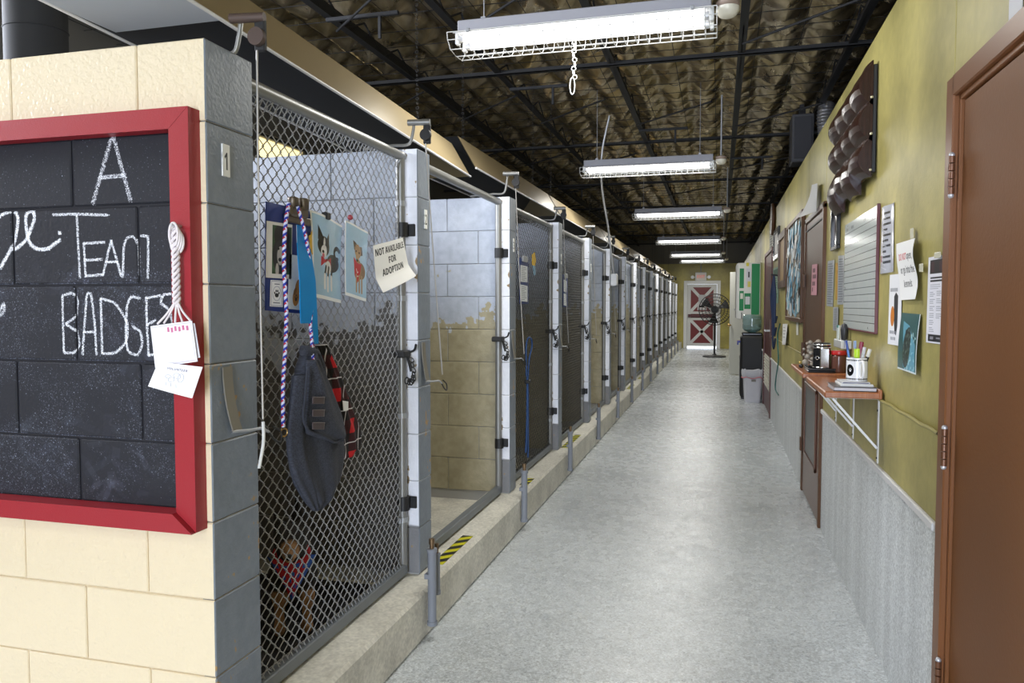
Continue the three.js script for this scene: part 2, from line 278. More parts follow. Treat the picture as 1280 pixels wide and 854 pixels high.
// block walls: every block a piece with its own chamfered edges over a recessed mortar core
function blockMats(g, mats) {                                       // group 0: faces towards the corridor, 1: the rest
  const n = g.attributes.normal, a = [], b = [], src = g.attributes, cnt = n.count / 3;
  for (let t = 0; t < cnt; t++) (n.getX(3 * t) > 0.5 && src.position.getX(3 * t) > XF - 0.02 ? a : b).push(t);
  const out = new THREE.BufferGeometry();
  for (const k of ['position', 'normal', 'uv']) { const s = src[k].itemSize, arr = new Float32Array(cnt * 3 * s); let o = 0; for (const t of [...a, ...b]) { arr.set(src[k].array.subarray(t * 3 * s, (t + 1) * 3 * s), o); o += 3 * s; } out.setAttribute(k, new THREE.BufferAttribute(arr, s)); }
  out.addGroup(0, a.length * 3, 0); out.addGroup(a.length * 3, b.length * 3, 1); return out;
}
const J = 0.003;
{ // front wall with the chalkboard, standing on the floor
  const w = structGroup('wall_left', 'cream painted block wall that carries the chalkboard');
  mesh('mortar_core', boxG(-3.2, XF - 0.04, 0, TOP - 0.006, 1.656, 1.844), M.mortarCream, w);
  mesh('grey_mortar_core', boxG(XF - 0.04, XF - 0.006, 0, TOP - 0.006, 1.656, 1.844), M.mortarGrey, w);
  for (let c = 0; c < 10; c++) {
    const y1 = TOP - c * CO, y0 = y1 - CO; let x = XF, len = c % 2 ? BL : BL / 2;
    while (x > -3.2) {
      const xl = Math.max(-3.2, x - len);
      const g = blockMats(boxG(xl + (xl > -3.2 ? J / 2 : 0), x - (x < XF ? J / 2 : 0), y0 + J / 2, y1 - (c ? J / 2 : 0), 1.65, 1.85, 0.003));
      mesh('block', g, [M.pillarGrey, M.cream], w); x = xl; len = BL;
    }
  }
}
const partGeo = [];                                                 // block shapes shared by all partitions, near face at D = 0
for (let c = 0; c < 9; c++) {
  const y1 = TOP - c * CO, y0 = Math.max(KERB, y1 - CO); let x = XF, len = c % 2 ? BL / 2 : BL, first = true;
  while (x > XK) {
    const xl = Math.max(XK, x - len), g = boxG(xl + J / 2, x - (first ? 0 : J / 2), y0 + J / 2, y1 - (c ? J / 2 : 0), 0, TH, 0.003);
    const uv = g.attributes.uv, p = g.attributes.position; for (let i = 0; i < p.count; i++) if (Math.abs(g.attributes.normal.getX(i)) < 0.5) uv.setXY(i, p.getX(i), p.getY(i));
    partGeo.push({ g: blockMats(g), first, y0 }); x = xl; len = BL; first = false;
  }
}
const coreGeo = boxG(XK, XF - 0.006, 0.1, TOP - 0.006, 0.006, TH - 0.006);
const endOnly = boxG(XK, XF, KERB, TOP, 0, TH, 0.005);
PIL.forEach((d, k) => {
  const w = structGroup('wall_partition', k === 0 ? 'block partition between first and second kennels, grey and white pillar end' : k < 8 ? 'block partition between kennels with grey pillar end' : 'block partition far down the kennel row');
  w.position.z = -d; w.userData.group = 'kennel partitions';
  if (k < 9) {
    mesh('mortar_core', coreGeo, M.mortar, w);
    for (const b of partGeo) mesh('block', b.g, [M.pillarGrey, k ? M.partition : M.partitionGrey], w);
  } else mesh('block_wall', blockMats(endOnly.clone()), [M.pillarGrey, M.partition], w);
});
// ---------------------------------------------------------------- fluorescent fittings
const tubeGlow = std([0.9, 0.9, 0.9], 0.5, { emissive: new THREE.Color(1, 1, 0.98), emissiveIntensity: 6 });
const guardMat = std([0.72, 0.72, 0.7], 0.4);
function fitting(D, X0, X1, yTop, label, chain) {
  const t = thing('fluorescent_fixture', label, 'ceiling light', 'caged corridor lights');
  const cx = (X0 + X1) / 2, L = X1 - X0, g0 = yTop - 0.06;
  mesh('housing', boxG(X0, X1, g0, yTop, D - 0.055, D + 0.055, 0.004), std([0.34, 0.34, 0.37], 0.5), t);
  const wing = (s) => quadsToGeo([[ry(X0, g0, D + s * 0.05), ry(X1, g0, D + s * 0.05), ry(X1, g0 - 0.022, D + s * 0.125), ry(X0, g0 - 0.022, D + s * 0.125)], [ry(X0, g0 - 0.003, D + s * 0.05), ry(X0, g0 - 0.025, D + s * 0.125), ry(X1, g0 - 0.025, D + s * 0.125), ry(X1, g0 - 0.003, D + s * 0.05)], [ry(X0, g0 - 0.022, D + s * 0.125), ry(X1, g0 - 0.022, D + s * 0.125), ry(X1, g0 - 0.025, D + s * 0.125), ry(X0, g0 - 0.025, D + s * 0.125)]].map((q) => (s < 0 ? q : q.slice().reverse())));
  mesh('reflector', merge([wing(-1), wing(1), boxG(X0, X1, g0 - 0.004, g0, D - 0.05, D + 0.05)]), std([0.85, 0.85, 0.86], 0.35, { side: THREE.DoubleSide }), t);
  for (const s of [-1, 1]) {
    const tb = mesh('tube', rodG(V(X0 + 0.03, g0 - 0.034, D + s * 0.055), V(X1 - 0.03, g0 - 0.034, D + s * 0.055), 0.017, 14), tubeGlow, t);
    for (const xe of [X0 + 0.012, X1 - 0.034]) mesh('tube_cap', rodG(V(xe, g0 - 0.034, D + s * 0.055), V(xe + 0.022, g0 - 0.034, D + s * 0.055), 0.0185, 12), M.galv, tb);
    for (const x of [X0, X1]) mesh('lamp_holder', boxG(x - 0.006, x + 0.012, g0 - 0.06, g0, D + s * 0.055 - 0.016, D + s * 0.055 + 0.016, 0.003), std([0.75, 0.76, 0.75], 0.5), t);
  }
  const sec = [[-0.135, -0.022], [-0.125, -0.055], [-0.085, -0.088], [0, -0.095], [0.085, -0.088], [0.125, -0.055], [0.135, -0.022]], wires = [];
  const n = 24; for (let i = 0; i <= n; i++) { const x = mix(X0 - 0.025, X1 + 0.025, i / n); for (let k = 0; k + 1 < sec.length; k++) wires.push(rodG(V(x, g0 + sec[k][1], D + sec[k][0]), V(x, g0 + sec[k + 1][1], D + sec[k + 1][0]), 0.0021, 4)); }
  for (const s of sec) wires.push(rodG(V(X0 - 0.025, g0 + s[1], D + s[0]), V(X1 + 0.025, g0 + s[1], D + s[0]), 0.0026, 4));
  mesh('wire_guard', merge(wires), guardMat, t);
  for (const x of [X0 + 0.12, X1 - 0.12]) mesh('hanger', merge([rodG(V(x, yTop, D), V(x, YC + 0.03, D), 0.003, 5), boxG(x - 0.012, x + 0.012, yTop, yTop + 0.02, D - 0.02, D + 0.02)]), M.galvDull, t);
  for (const x of [X0 + 0.08, X1 - 0.08]) mesh('guard_clip', boxG(x - 0.009, x + 0.009, g0 - 0.03, g0 - 0.012, D - 0.14, D - 0.128, 0.002), M.galvDull, t);
  if (chain) {
    const links = [], p = []; for (let i = 0; i < 9; i++) { const y = g0 - 0.1 - i * 0.02; links.push(at(clean(new THREE.TorusGeometry(0.0095, 0.0022, 5, 10)), cx - 0.02 + 0.004 * Math.sin(i * 1.7), y, D - 0.06, i % 2 ? 1.4 : 0.2)); }
    for (let i = 0; i <= 10; i++) { const a = (i / 10) * Math.PI * 2; p.push(V(cx - 0.028 + 0.011 * Math.sin(a), g0 - 0.3 + 0.04 * Math.cos(a), D - 0.06)); }
    mesh('pull_chain', merge([...links, tubeG(p, 0.0028, 30, 5)]), std([0.75, 0.75, 0.73], 0.4), t);
  }
  const l = new THREE.RectAreaLight(new THREE.Color().setRGB(1, 0.985, 0.93), TUBE_LIGHT, L - 0.06, 0.2);
  l.position.set(cx, g0 - 0.1, -D); l.lookAt(cx, -5, -D); t.add(l);
  return settle(t, cx, yTop, D);
}
const FIT = [[3.63, -1.25, -0.05], [7.33, -1.27, -0.07], [11.15, -1.19, 0.02], [15.8, -1.23, 0], [20.1, -1.22, 0.02], [22.85, -1.1, 0.12]];
const fitLabels = ['caged fluorescent fixture with dangling white pull chain nearest the chalkboard wall', 'second caged fluorescent fixture down from the chalkboard wall', 'third caged fluorescent fixture down from the chalkboard wall', 'fourth caged fluorescent fixture down from the chalkboard wall', 'second caged fluorescent fixture out from the yellow end wall', 'caged fluorescent fixture closest to the yellow end wall'];
FIT.forEach(([d, a, b], i) => fitting(d, a, b, 2.76, fitLabels[i], i === 0));
fitting(-1.7, -1.25, -0.05, 2.76, 'caged fluorescent fixture in the lobby in front of the chalkboard');
fitting(-0.7, -4.1, -2.9, 2.76, 'caged fluorescent fixture at the far side of the lobby');
// round detectors and boxes at the fittings' right ends
for (const [i, r] of [[0, 0.052], [1, 0.05], [2, 0.05], [3, 0.05], [4, 0.05], [5, 0.05]]) {
  const [d, , b] = FIT[i], x = b + 0.07;
  const t = thing('smoke_detector', ['white domed smoke detector beside the pull-chain light', 'white domed smoke detector at right end of second corridor light', 'white domed smoke detector at right end of third corridor light', 'white domed smoke detector at right end of fourth corridor light', 'white domed smoke detector at right end of fifth corridor light', 'white domed smoke detector at light closest to yellow end wall'][i], 'smoke detector', 'detectors beside the corridor lights');
  mesh('base', at(latheG([[0, 0.052], [r * 0.95, 0.052], [r, 0.045], [r, 0.022], [0, 0.022]], 24), x, 2.69, d), std([0.36, 0.27, 0.22], 0.5), t);
  mesh('dome', at(latheG([[r, 0.022], [r * 0.98, 0.006], [r * 0.72, -0.014], [r * 0.4, -0.021], [0, -0.022]], 24), x, 2.69, d), std([0.78, 0.74, 0.62], 0.4), t);
  mesh('stem', rodG(V(x, 2.74, d), V(x, YC - 0.1, d), 0.008, 8), M.galvDull, t);
  settle(t, x, 2.74, d);
}

// ---------------------------------------------------------------- roof steel
{
  const purl = [-4.1, -3.3, -2.54, -1.79, -0.85, 0.14, 0.92, 1.8, 2.7];
  purl.forEach((x, i) => {
    const t = thing('roof_joist', ['dark steel roof joist along the outer wall behind the kennels', 'dark steel roof joist above the rear of the kennels', 'dark steel roof joist above the middle of the kennels', 'dark steel roof joist just behind the tan hoods', 'dark steel roof joist crossing above the corridor lights', 'dark steel roof joist just past the smoke detectors', 'dark steel roof joist just beyond the top of olive wall', 'dark steel roof joist over rooms behind the speaker box', 'dark steel roof joist farthest behind the olive wall'][i], 'joist', 'lengthwise roof joists');
    const y = YC - 0.06, big = i % 2 === 0;
    mesh('bottom_chord', merge([boxG(x - 0.028, x + 0.028, y - 0.05, y - 0.042, -4.2, 25), boxG(x - 0.004, x + 0.004, y - 0.05, y + (big ? 0.04 : 0.0), -4.2, 25)]), M.steelDark, t);
    const w = []; for (let d = -4.1; d < 24.4; d += 0.6) { w.push(rodG(V(x, y - 0.04, d), V(x, y + 0.1, d + 0.3), 0.008, 5), rodG(V(x, y + 0.1, d + 0.3), V(x, y - 0.04, d + 0.6), 0.008, 5)); }
    mesh('web', merge(w), M.steelDark, t); settle(t, x, y, 10);
  });
  for (let d = 3.15, i = 0; d < 25; d += 3.0, i++) {
    const t = thing('cross_bar', ['thin dark bridging bar just in front of the pull-chain light', 'thin dark bridging bar between the pull-chain light and second light', 'thin dark bridging bar between second and third corridor lights', 'thin dark bridging bar just beyond the third corridor light', 'thin dark bridging bar just in front of fourth corridor light', 'thin dark bridging bar between fourth and fifth corridor lights', 'thin dark bridging bar between fifth and last corridor lights', 'thin dark bridging bar closest to the yellow end wall'][i], 'bar', 'bridging bars under the roof');
    mesh('angle', merge([boxG(-4.5, 3.5, YC - 0.125, YC - 0.118, d - 0.02, d + 0.02), boxG(-4.5, 3.5, YC - 0.125, YC - 0.09, d - 0.02, d - 0.014)]), M.steelDark, t); settle(t, 0, YC - 0.12, d);
  }
  const brace = [];
  for (let i = 0; i < 26; i++) {
    const t = thing('diagonal_brace', 'thin dark rod slanting between the roof joists', 'rod', 'slanting rods under the roof');
    const x = [-3.3, -2.54, -1.79, -0.85, 0.14][i % 5], d = 4.45 + Math.floor(i / 5) * 2.6 + (i % 5) * 0.33;
    mesh('rod', rodG(V(x, YC - 0.16, d), V(x + 0.76, YC - 0.15, d - 0.7), 0.009, 6), M.steelDark, t); settle(t, x, YC - 0.1, d);
  }
  for (let i = 0; i < 9; i++) {
    const x = [-2.54, -1.79, -0.85, 0.14][i % 4], d = 4.66 + i * 1.9, t = thing('steel_strut', 'short grey steel strut hanging between roof joists', 'strut', 'short struts under the roof');
    mesh('plate', merge([boxG(x - 0.02, x + 0.5, YC - 0.135, YC - 0.11, d, d + 0.03, 0.003), boxG(x + 0.36, x + 0.38, YC - 0.28, YC - 0.135, d, d + 0.02, 0.003)]), std([0.03, 0.031, 0.034], 0.7), t); settle(t, x + 0.4, YC - 0.13, d);
  }
  // netting wires that hold the insulation up
  const net = []; for (let x = -4.4; x < 3.5; x += 0.31) net.push(rodG(V(x, YC - 0.02, -2.6), V(x, YC - 0.075, 25), 0.0028, 4)); for (let d = -2.5; d < 25; d += 0.31) net.push(rodG(V(-4.5, YC - 0.025, d), V(3.5, YC - 0.025, d), 0.0028, 4));
  const o = mesh('insulation_netting', merge(net), M.steelDark); tag(o, 'dark wire netting holding up the foil insulation', 'netting', null, 'stuff');
}
{ // hung box above the olive wall, with silver flexible duct
  const t = thing('hanging_speaker', 'dark grey box speaker hung above the top of olive wall', 'speaker');
  mesh('cabinet', boxG(0.66, 0.86, 2.76, 3.22, 7.9, 8.2, 0.008), std([0.06, 0.06, 0.065], 0.55), t);
  mesh('grille', boxG(0.68, 0.84, 2.79, 3.19, 7.885, 7.9, 0.004), std([0.045, 0.045, 0.05], 0.8), t);
  mesh('bracket', merge([boxG(0.73, 0.79, 3.22, 3.3, 8.0, 8.1), boxG(0.74, 0.78, 3.3, YC - 0.06, 8.03, 8.07)]), M.steelDark, t); settle(t, 0.76, 2.76, 8.05);
  const p = []; for (let i = 0; i <= 6; i++) p.push(V(0.98 + 0.02 * Math.sin(i), mix(2.5, 3.3, i / 6), 7.9 + 0.05 * Math.sin(i * 1.3)));
  const c = new THREE.CatmullRomCurve3(p), rings = [tubeG(p, 0.075, 50, 16)]; for (let i = 1; i < 24; i++) { const q = c.getPoint(i / 24), g = clean(new THREE.TorusGeometry(0.077, 0.006, 6, 18)); g.rotateX(Math.PI / 2); g.translate(q.x, q.y, q.z); rings.push(g); }
  tag(mesh('flexible_duct', merge(rings), std([0.5, 0.5, 0.52], 0.35, { metalness: 0.8 })), 'crinkled silver flexible duct beside the hung speaker', 'duct');
}

// ---------------------------------------------------------------- tan hoods above the kennel doors
function hood(d0, d1, y0, y1, label) {                               // y0, y1: top height at each end
  const t = thing('tan_hood', label, 'hood', 'tan hoods above the kennels');
  const sec = [[-1.36, -0.19], [-1.47, 0], [-1.6, 0], [-1.74, -0.19]];
  const q = (a, b, off) => [ry(a[0] + off, y0 + a[1], d0), ry(b[0] + off, y0 + b[1], d0), ry(b[0] + off, y1 + b[1], d1), ry(a[0] + off, y1 + a[1], d1)].reverse();
  mesh('outer_shell', quadsToGeo([q(sec[0], sec[1], 0), q(sec[1], sec[2], 0), q(sec[2], sec[3], 0)]), M.tanMetal, t);
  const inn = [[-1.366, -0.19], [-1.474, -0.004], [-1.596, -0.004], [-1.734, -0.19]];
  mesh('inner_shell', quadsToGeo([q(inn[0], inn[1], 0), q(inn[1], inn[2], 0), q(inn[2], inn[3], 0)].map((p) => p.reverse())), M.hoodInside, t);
  mesh('end_plate', quadsToGeo([[ry(-1.36, y1 - 0.19, d1), ry(-1.74, y1 - 0.19, d1), ry(-1.6, y1, d1), ry(-1.47, y1, d1)], [ry(-1.36, y1 - 0.19, d1 + 0.003), ry(-1.47, y1, d1 + 0.003), ry(-1.6, y1, d1 + 0.003), ry(-1.74, y1 - 0.19, d1 + 0.003)]]), M.tanMetal, t);
  for (const x of [-1.358, -1.742]) mesh('rolled_edge', rodG(V(x, y0 - 0.19, d0), V(x, y1 - 0.19, d1), 0.006, 6), M.whiteTrim, t);
  for (const f of [0.12, 0.88]) { const d = mix(d0, d1, f), yb = mix(y0, y1, f), ch = []; for (let i = 0; yb + i * 0.024 < YC - 0.12; i++) ch.push(at(clean(new THREE.TorusGeometry(0.0075, 0.0016, 4, 7)), -1.535, yb + 0.008 + i * 0.024, d, i % 2 ? 1.5 : 0, 0, 0)); mesh('hanging_chain', merge(ch), M.steelDark, t); }
  return settle(t, -1.55, Math.min(y0, y1) - 0.19, (d0 + d1) / 2);
}
{ // the first hood is closed below at its lobby end by a blue-grey cover
  const t = hood(1.2, 4.1, 2.385, 2.285, 'long tan sheet-metal hood above the chain-link door with dog photos'), c = mesh('bottom_cover', boxG(-1.735, -1.365, 2.176, 2.182, 1.2, 1.9, 0.002), std([0.42, 0.46, 0.53], 0.45), t); c.position.sub(t.position);
}
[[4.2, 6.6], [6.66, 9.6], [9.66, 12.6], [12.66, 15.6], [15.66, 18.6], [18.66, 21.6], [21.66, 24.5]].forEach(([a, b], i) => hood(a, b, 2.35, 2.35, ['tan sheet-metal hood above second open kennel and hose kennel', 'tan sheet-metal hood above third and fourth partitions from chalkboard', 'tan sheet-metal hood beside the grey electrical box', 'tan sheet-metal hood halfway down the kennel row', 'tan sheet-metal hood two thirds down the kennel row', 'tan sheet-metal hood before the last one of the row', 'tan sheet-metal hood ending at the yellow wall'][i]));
{ // ducts above the lobby end of the kennels
  const t = thing('spiral_duct', 'black spiral-seamed round duct rising behind the chalkboard wall', 'duct');
  const c = { X: onD(51, 40, 2.2).X - 0.02 }, r = 0.1; mesh('pipe', rodG(V(c.X, 1.2, 2.2), V(c.X, YC, 2.2), r, 28), std([0.014, 0.015, 0.017], 0.8), t);
  for (let i = 0; i < 16; i++) mesh('seam', at(clean(new THREE.TorusGeometry(r, 0.0025, 5, 32)), c.X, 1.3 + i * 0.13, 2.2, 0, Math.PI / 2 + 0.05, 0), std([0.014, 0.015, 0.017], 0.8), t);
  settle(t, c.X, 1.2, 2.2);
}

// ---------------------------------------------------------------- kennel doors
function chainLink(X, d0, d1, y0, y1, a = 0.0232, r = 0.0021) {       // woven wires, each zigzagging and hooked round its neighbours
  const nd = Math.round((d1 - d0) / a), ny = Math.round((y1 - y0) / a), P = [];
  const ad = (d1 - d0) / nd, ay = (y1 - y0) / ny;
  const nrm = [];
  for (let i = 0; i < nd; i++) for (let j = 0; j < ny; j++) {
    const s = (i + j) % 2 ? -1 : 1, dc = d0 + (i + 0.5) * ad;
    const A = [X + (s > 0 ? 0.0022 : -0.0022), y0 + j * ay, -(dc + s * ad * 0.56)], B = [X + (s > 0 ? -0.0022 : 0.0022), y0 + (j + 1) * ay, -(dc - s * ad * 0.56)];
    const dy = B[1] - A[1], dz = B[2] - A[2], L = Math.hypot(dy, dz), py = -dz / L * r, pz = dy / L * r;
    const ring = (p) => [[p[0] + r, p[1], p[2]], [p[0], p[1] + py, p[2] + pz], [p[0] - r, p[1], p[2]], [p[0], p[1] - py, p[2] - pz]];
    const Ra = ring(A), Rb = ring(B), N = [[1, 0, 0], [0, py / r, pz / r], [-1, 0, 0], [0, -py / r, -pz / r]];
    for (let k = 0; k < 4; k++) { const m = (k + 1) % 4; P.push(...Ra[k], ...Rb[m], ...Ra[m], ...Ra[k], ...Rb[k], ...Rb[m]); nrm.push(...N[k], ...N[m], ...N[m], ...N[k], ...N[k], ...N[m]); }
  }
  const g = new THREE.BufferGeometry(); g.setAttribute('position', new THREE.BufferAttribute(new Float32Array(P), 3)); g.setAttribute('normal', new THREE.BufferAttribute(new Float32Array(nrm), 3));
  g.setAttribute('uv', new THREE.BufferAttribute(new Float32Array(P.length / 3 * 2), 2)); return g;
}
const XD = -1.305;
function kennelDoor(k, near, far, opt) {                              // near, far: D of the opening's two sides
  const t = thing('kennel_door', opt.label, 'kennel door', opt.group);
  const a = near + 0.045, b = far - 0.03, y0 = 0.235, y1 = 2.0, r = 0.02;
  const P = M.rail;
  mesh('top_rail', rodG(V(XD, y1, a - r), V(XD, y1, b + r), r, 12), P, t);
  mesh('bottom_rail', merge([boxG(XD - 0.018, XD + 0.02, y0 - 0.022, y0 + 0.02, a, b, 0.003)]), std([0.2, 0.22, 0.24], 0.45, { metalness: 0.4 }), t);
  for (const d of [a, b]) mesh('stile', rodG(V(XD, y0 - 0.02, d), V(XD, y1, d), r, 12), P, t);
  for (const d of [a, b]) mesh('corner_elbow', at(clean(new THREE.SphereGeometry(r * 1.08, 12, 8)), XD, y1, d), P, t);
  if (opt.mesh) {
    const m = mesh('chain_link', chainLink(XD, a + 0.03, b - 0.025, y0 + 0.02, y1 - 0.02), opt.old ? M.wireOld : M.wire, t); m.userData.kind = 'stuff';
    for (const d of [a + 0.028, b - 0.026]) mesh('tension_bar', boxG(XD - 0.003, XD + 0.003, y0 + 0.02, y1 - 0.03, d - 0.007, d + 0.007, 0.001), M.rail, t);
    for (const d of [a, b]) for (const y of [0.45, 0.9, 1.4, 1.8]) mesh('tension_band', merge([at(clean(new THREE.CylinderGeometry(0.0225, 0.0225, 0.022, 14)), XD, y, d), boxG(XD - 0.004, XD + 0.006, y - 0.011, y + 0.011, d, d + (d === a ? 0.04 : -0.04))]), M.galvDull, t);
    const ties = []; for (let i = 0; i < 40; i++) { const d = mix(a + 0.05, b - 0.05, i / 39); ties.push(rodG(V(XD + 0.004, y1 - 0.055, d), V(XD + 0.014, y1 - 0.025, d + 0.008), 0.0022, 4), rodG(V(XD + 0.004, y0 + 0.035, d), V(XD + 0.012, y0 + 0.005, d + 0.01), 0.0022, 4)); }
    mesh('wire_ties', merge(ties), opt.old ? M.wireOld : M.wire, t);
  }
  for (const y of [0.52, 1.69]) mesh('hinge', merge([boxG(-1.292, -1.25, y - 0.026, y + 0.026, far - 0.012, far, 0.003), rodG(V(XD + 0.004, y - 0.03, b), V(XD + 0.004, y + 0.03, b), 0.027, 10), boxG(-1.3, -1.285, y - 0.02, y + 0.02, b, far)]), M.black, t);
  const y = 1.13; // gate latch with its chain
  mesh('latch', merge([boxG(XD - 0.03, XD + 0.035, y + 0.02, y + 0.05, b - 0.05, b + 0.02, 0.005), tubeG([V(XD + 0.03, y + 0.04, b), V(XD + 0.055, y + 0.05, b + 0.005), V(XD + 0.07, y + 0.075, b - 0.01)], 0.005, 12, 6), rodG(V(XD + 0.025, y + 0.03, b), V(XD + 0.045, y - 0.04, b - 0.005), 0.006, 6)]), M.steelDark, t);
  if (k < 6) { const ch = []; for (let i = 0; i < 9; i++) { const f = i / 8, g = clean(new THREE.TorusGeometry(0.0115, 0.0032, 5, 10)); g.scale(0.72, 1.15, 1); ch.push(at(g, XD + 0.048 + 0.02 * Math.sin(f * Math.PI), y + 0.01 - 0.09 * Math.sin(f * Math.PI * 0.62), b - 0.01 - 0.05 * f, i % 2 ? 1.3 : 0.2, 0, 0.8 - f)); } mesh('latch_chain', merge(ch), M.steelDark, t); }
  settle(t, XD, KERB, (a + b) / 2);
  return { a, b };
}
const BAYS = []; for (let k = 0; k < 15; k++) BAYS.push([k === 0 ? 1.85 : PIL[k - 1] + TH, PIL[k]]);
BAYS.forEach(([n, f], k) => {
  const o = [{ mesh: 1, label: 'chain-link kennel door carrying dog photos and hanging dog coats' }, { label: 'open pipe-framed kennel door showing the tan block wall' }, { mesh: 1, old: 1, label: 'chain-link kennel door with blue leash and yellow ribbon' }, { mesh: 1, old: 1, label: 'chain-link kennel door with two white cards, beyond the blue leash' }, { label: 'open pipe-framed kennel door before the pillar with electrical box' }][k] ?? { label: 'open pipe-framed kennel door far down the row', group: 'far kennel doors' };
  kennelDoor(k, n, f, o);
});
// ---------------------------------------------------------------- chalkboard: blocks painted black inside a red wooden frame
{
  const t = thing('chalkboard', 'black chalkboard in red wooden frame, chalked with team badges', 'chalkboard');
  const ix0 = -2.9, ix1 = -1.315, iy0 = 0.848, iy1 = 1.805, W = 2048, H = 1236;
  const px = (u, v) => { const p = onD(u, v, 1.642); return [(p.X - ix0) / (ix1 - ix0) * W, (iy1 - p.Y) / (iy1 - iy0) * H]; };
  const zz = (x, y) => px(x / 2.512, 140 + y / 2.512);
  const map = canvasTex(W, H, (c) => {
    c.fillStyle = '#15161f'; c.fillRect(0, 0, W, H);
    // chalk dust: grain, smears and clouds of wiped chalk
    for (let i = 0; i < 150000; i++) { const x = rnd() * W, y = rnd() * H, n = fbm(x / 190, y / 150, 401, 4), d = sstep(0.3, 0.62, n) * (y > 0.36 * H ? 1 : 0.14); if (rnd() < d) { c.fillStyle = `rgba(205,212,235,${0.14 + 0.6 * rnd() * rnd()})`; const s = 1 + 2.4 * rnd() * rnd(); c.fillRect(x, y, s, s); } }
    for (let i = 0; i < 900; i++) { const x = rnd() * W, y = rnd() * H, n = fbm(x / 230, y / 170, 405, 3); if (y < 0.36 * H || n < 0.47) continue; c.strokeStyle = `rgba(190,198,225,${0.02 + 0.05 * rnd()})`; c.lineWidth = 8 + 26 * rnd(); c.beginPath(); c.moveTo(x, y); c.quadraticCurveTo(x + rr(-60, 60), y + rr(-50, 50), x + rr(-120, 120), y + rr(-90, 90)); c.stroke(); }
    for (let r = 0; r < 7; r++) { const Y = TOP - (r + 1) * CO, y = (iy1 - Y) / (iy1 - iy0) * H; if (r < 2) continue; for (let i = 0; i < 5200; i++) { const x = rnd() * W; if (fbm(x / 120, r * 9, 407, 3) < 0.36) continue; c.fillStyle = `rgba(205,212,235,${0.1 + 0.35 * rnd()})`; c.fillRect(x, y + rr(-7, 2), 2, 2); } }
    const chalk = (pts, w = 9, soft = 1) => {
      const P = pts.map(([x, y]) => zz(x, y)), cv = new THREE.CatmullRomCurve3(P.map(([x, y]) => new THREE.Vector3(x, y, 0)), false, 'catmullrom', 0.3), L = cv.getLength();
      for (let s = 0; s < L; s += 1.1) { const q = cv.getPointAt(s / L); for (let k = 0; k < 7 * soft; k++) { if (rnd() < 0.3) continue; c.fillStyle = `rgba(236,238,244,${0.25 + 0.6 * rnd()})`; const r = 1 + 2 * rnd(); c.fillRect(q.x + rr(-w, w) * 0.62, q.y + rr(-w, w) * 0.62, r, r); } }
    };
    const line = (w, ...p) => chalk(p, w);
    line(12, [290, 288], [352, 68]); line(12, [352, 68], [410, 280]); line(11, [310, 205], [393, 198]);
    line(7, [165, 322], [240, 320], [340, 323]); line(7, [240, 322], [250, 520]);
    line(7, [262, 410], [268, 515]); line(7, [262, 412], [328, 408]); line(7, [268, 464], [320, 462]); line(7, [268, 514], [325, 510]);
    line(7, [322, 512], [348, 402]); line(7, [348, 402], [380, 515]); line(6, [332, 470], [368, 470]);
    line(7, [385, 515], [388, 420], [400, 393], [420, 392], [432, 420], [435, 512]); line(7, [440, 388], [463, 392], [464, 440], [463, 522]);
    chalk([[-60, 420], [-30, 340], [-5, 330], [15, 316], [45, 312], [56, 335], [45, 405], [0, 490]], 10, 2); chalk([[45, 432], [80, 402], [104, 345], [107, 318], [93, 310], [80, 330], [84, 380], [95, 415], [120, 430], [150, 428], [175, 410], [188, 400]], 10, 2); chalk([[184, 378], [190, 380]], 9, 3);
    line(7, [195, 575], [197, 660], [200, 755]); line(7, [195, 577], [225, 568], [243, 592], [235, 640], [205, 665]); line(7, [205, 665], [240, 690], [248, 730], [230, 755], [200, 755]);
    line(7, [258, 762], [265, 660], [272, 574], [285, 574], [296, 660], [302, 762]); line(6, [262, 690], [297, 690]);
    line(7, [315, 582], [318, 670], [320, 758]); line(7, [315, 585], [360, 600], [398, 660], [395, 720], [360, 755], [320, 758]);
    line(7, [440, 585], [412, 580], [398, 610], [394, 700], [402, 750], [430, 762], [445, 730], [440, 690], [415, 672]);
    line(7, [458, 580], [461, 680], [466, 765]); line(6, [455, 584], [505, 575]); line(6, [460, 668], [488, 652]); line(6, [464, 764], [505, 756]);
    line(7, [538, 570], [512, 574], [504, 598], [528, 620], [540, 660], [520, 690]); line(9, [-40, 640], [-6, 628], [10, 600], [12, 622], [0, 640]);
  });
  const board = std('#ffffff', 0.72, { map, bumpMap: peel.clone(), bumpScale: 0.0012 }); board.bumpMap.repeat.set((ix1 - ix0) / 0.35, (iy1 - iy0) / 0.35);
  const mortarB = std([0.012, 0.012, 0.018], 0.6);
  mesh('painted_joints', boxG(ix0, ix1, iy0, iy1, 1.6475, 1.6495), mortarB, t);
  for (let c = 0; c < 10; c++) {
    const yt = Math.min(iy1, TOP - c * CO - 0.003), yb = Math.max(iy0, TOP - (c + 1) * CO + 0.003); if (yt - yb < 0.01) continue;
    let x = XF, len = c % 2 ? BL : BL / 2;
    while (x > ix0) {
      const xl = x - len, a = Math.max(ix0, xl + 0.003), b = Math.min(ix1, x - 0.003);
      if (b - a > 0.01) { const g = boxG(a, b, yb, yt, 1.642, 1.6485, 0.004), p = g.attributes.position, uv = g.attributes.uv; for (let i = 0; i < p.count; i++) uv.setXY(i, (p.getX(i) - ix0) / (ix1 - ix0), (p.getY(i) - iy0) / (iy1 - iy0)); mesh('painted_block', g, board, t); }
      x = xl; len = BL;
    }
  }
  // mitred frame boards
  const ox0 = ix0 - 0.055, ox1 = -1.258, oy0 = 0.8, oy1 = 1.857, d0 = 1.606, d1 = 1.65;
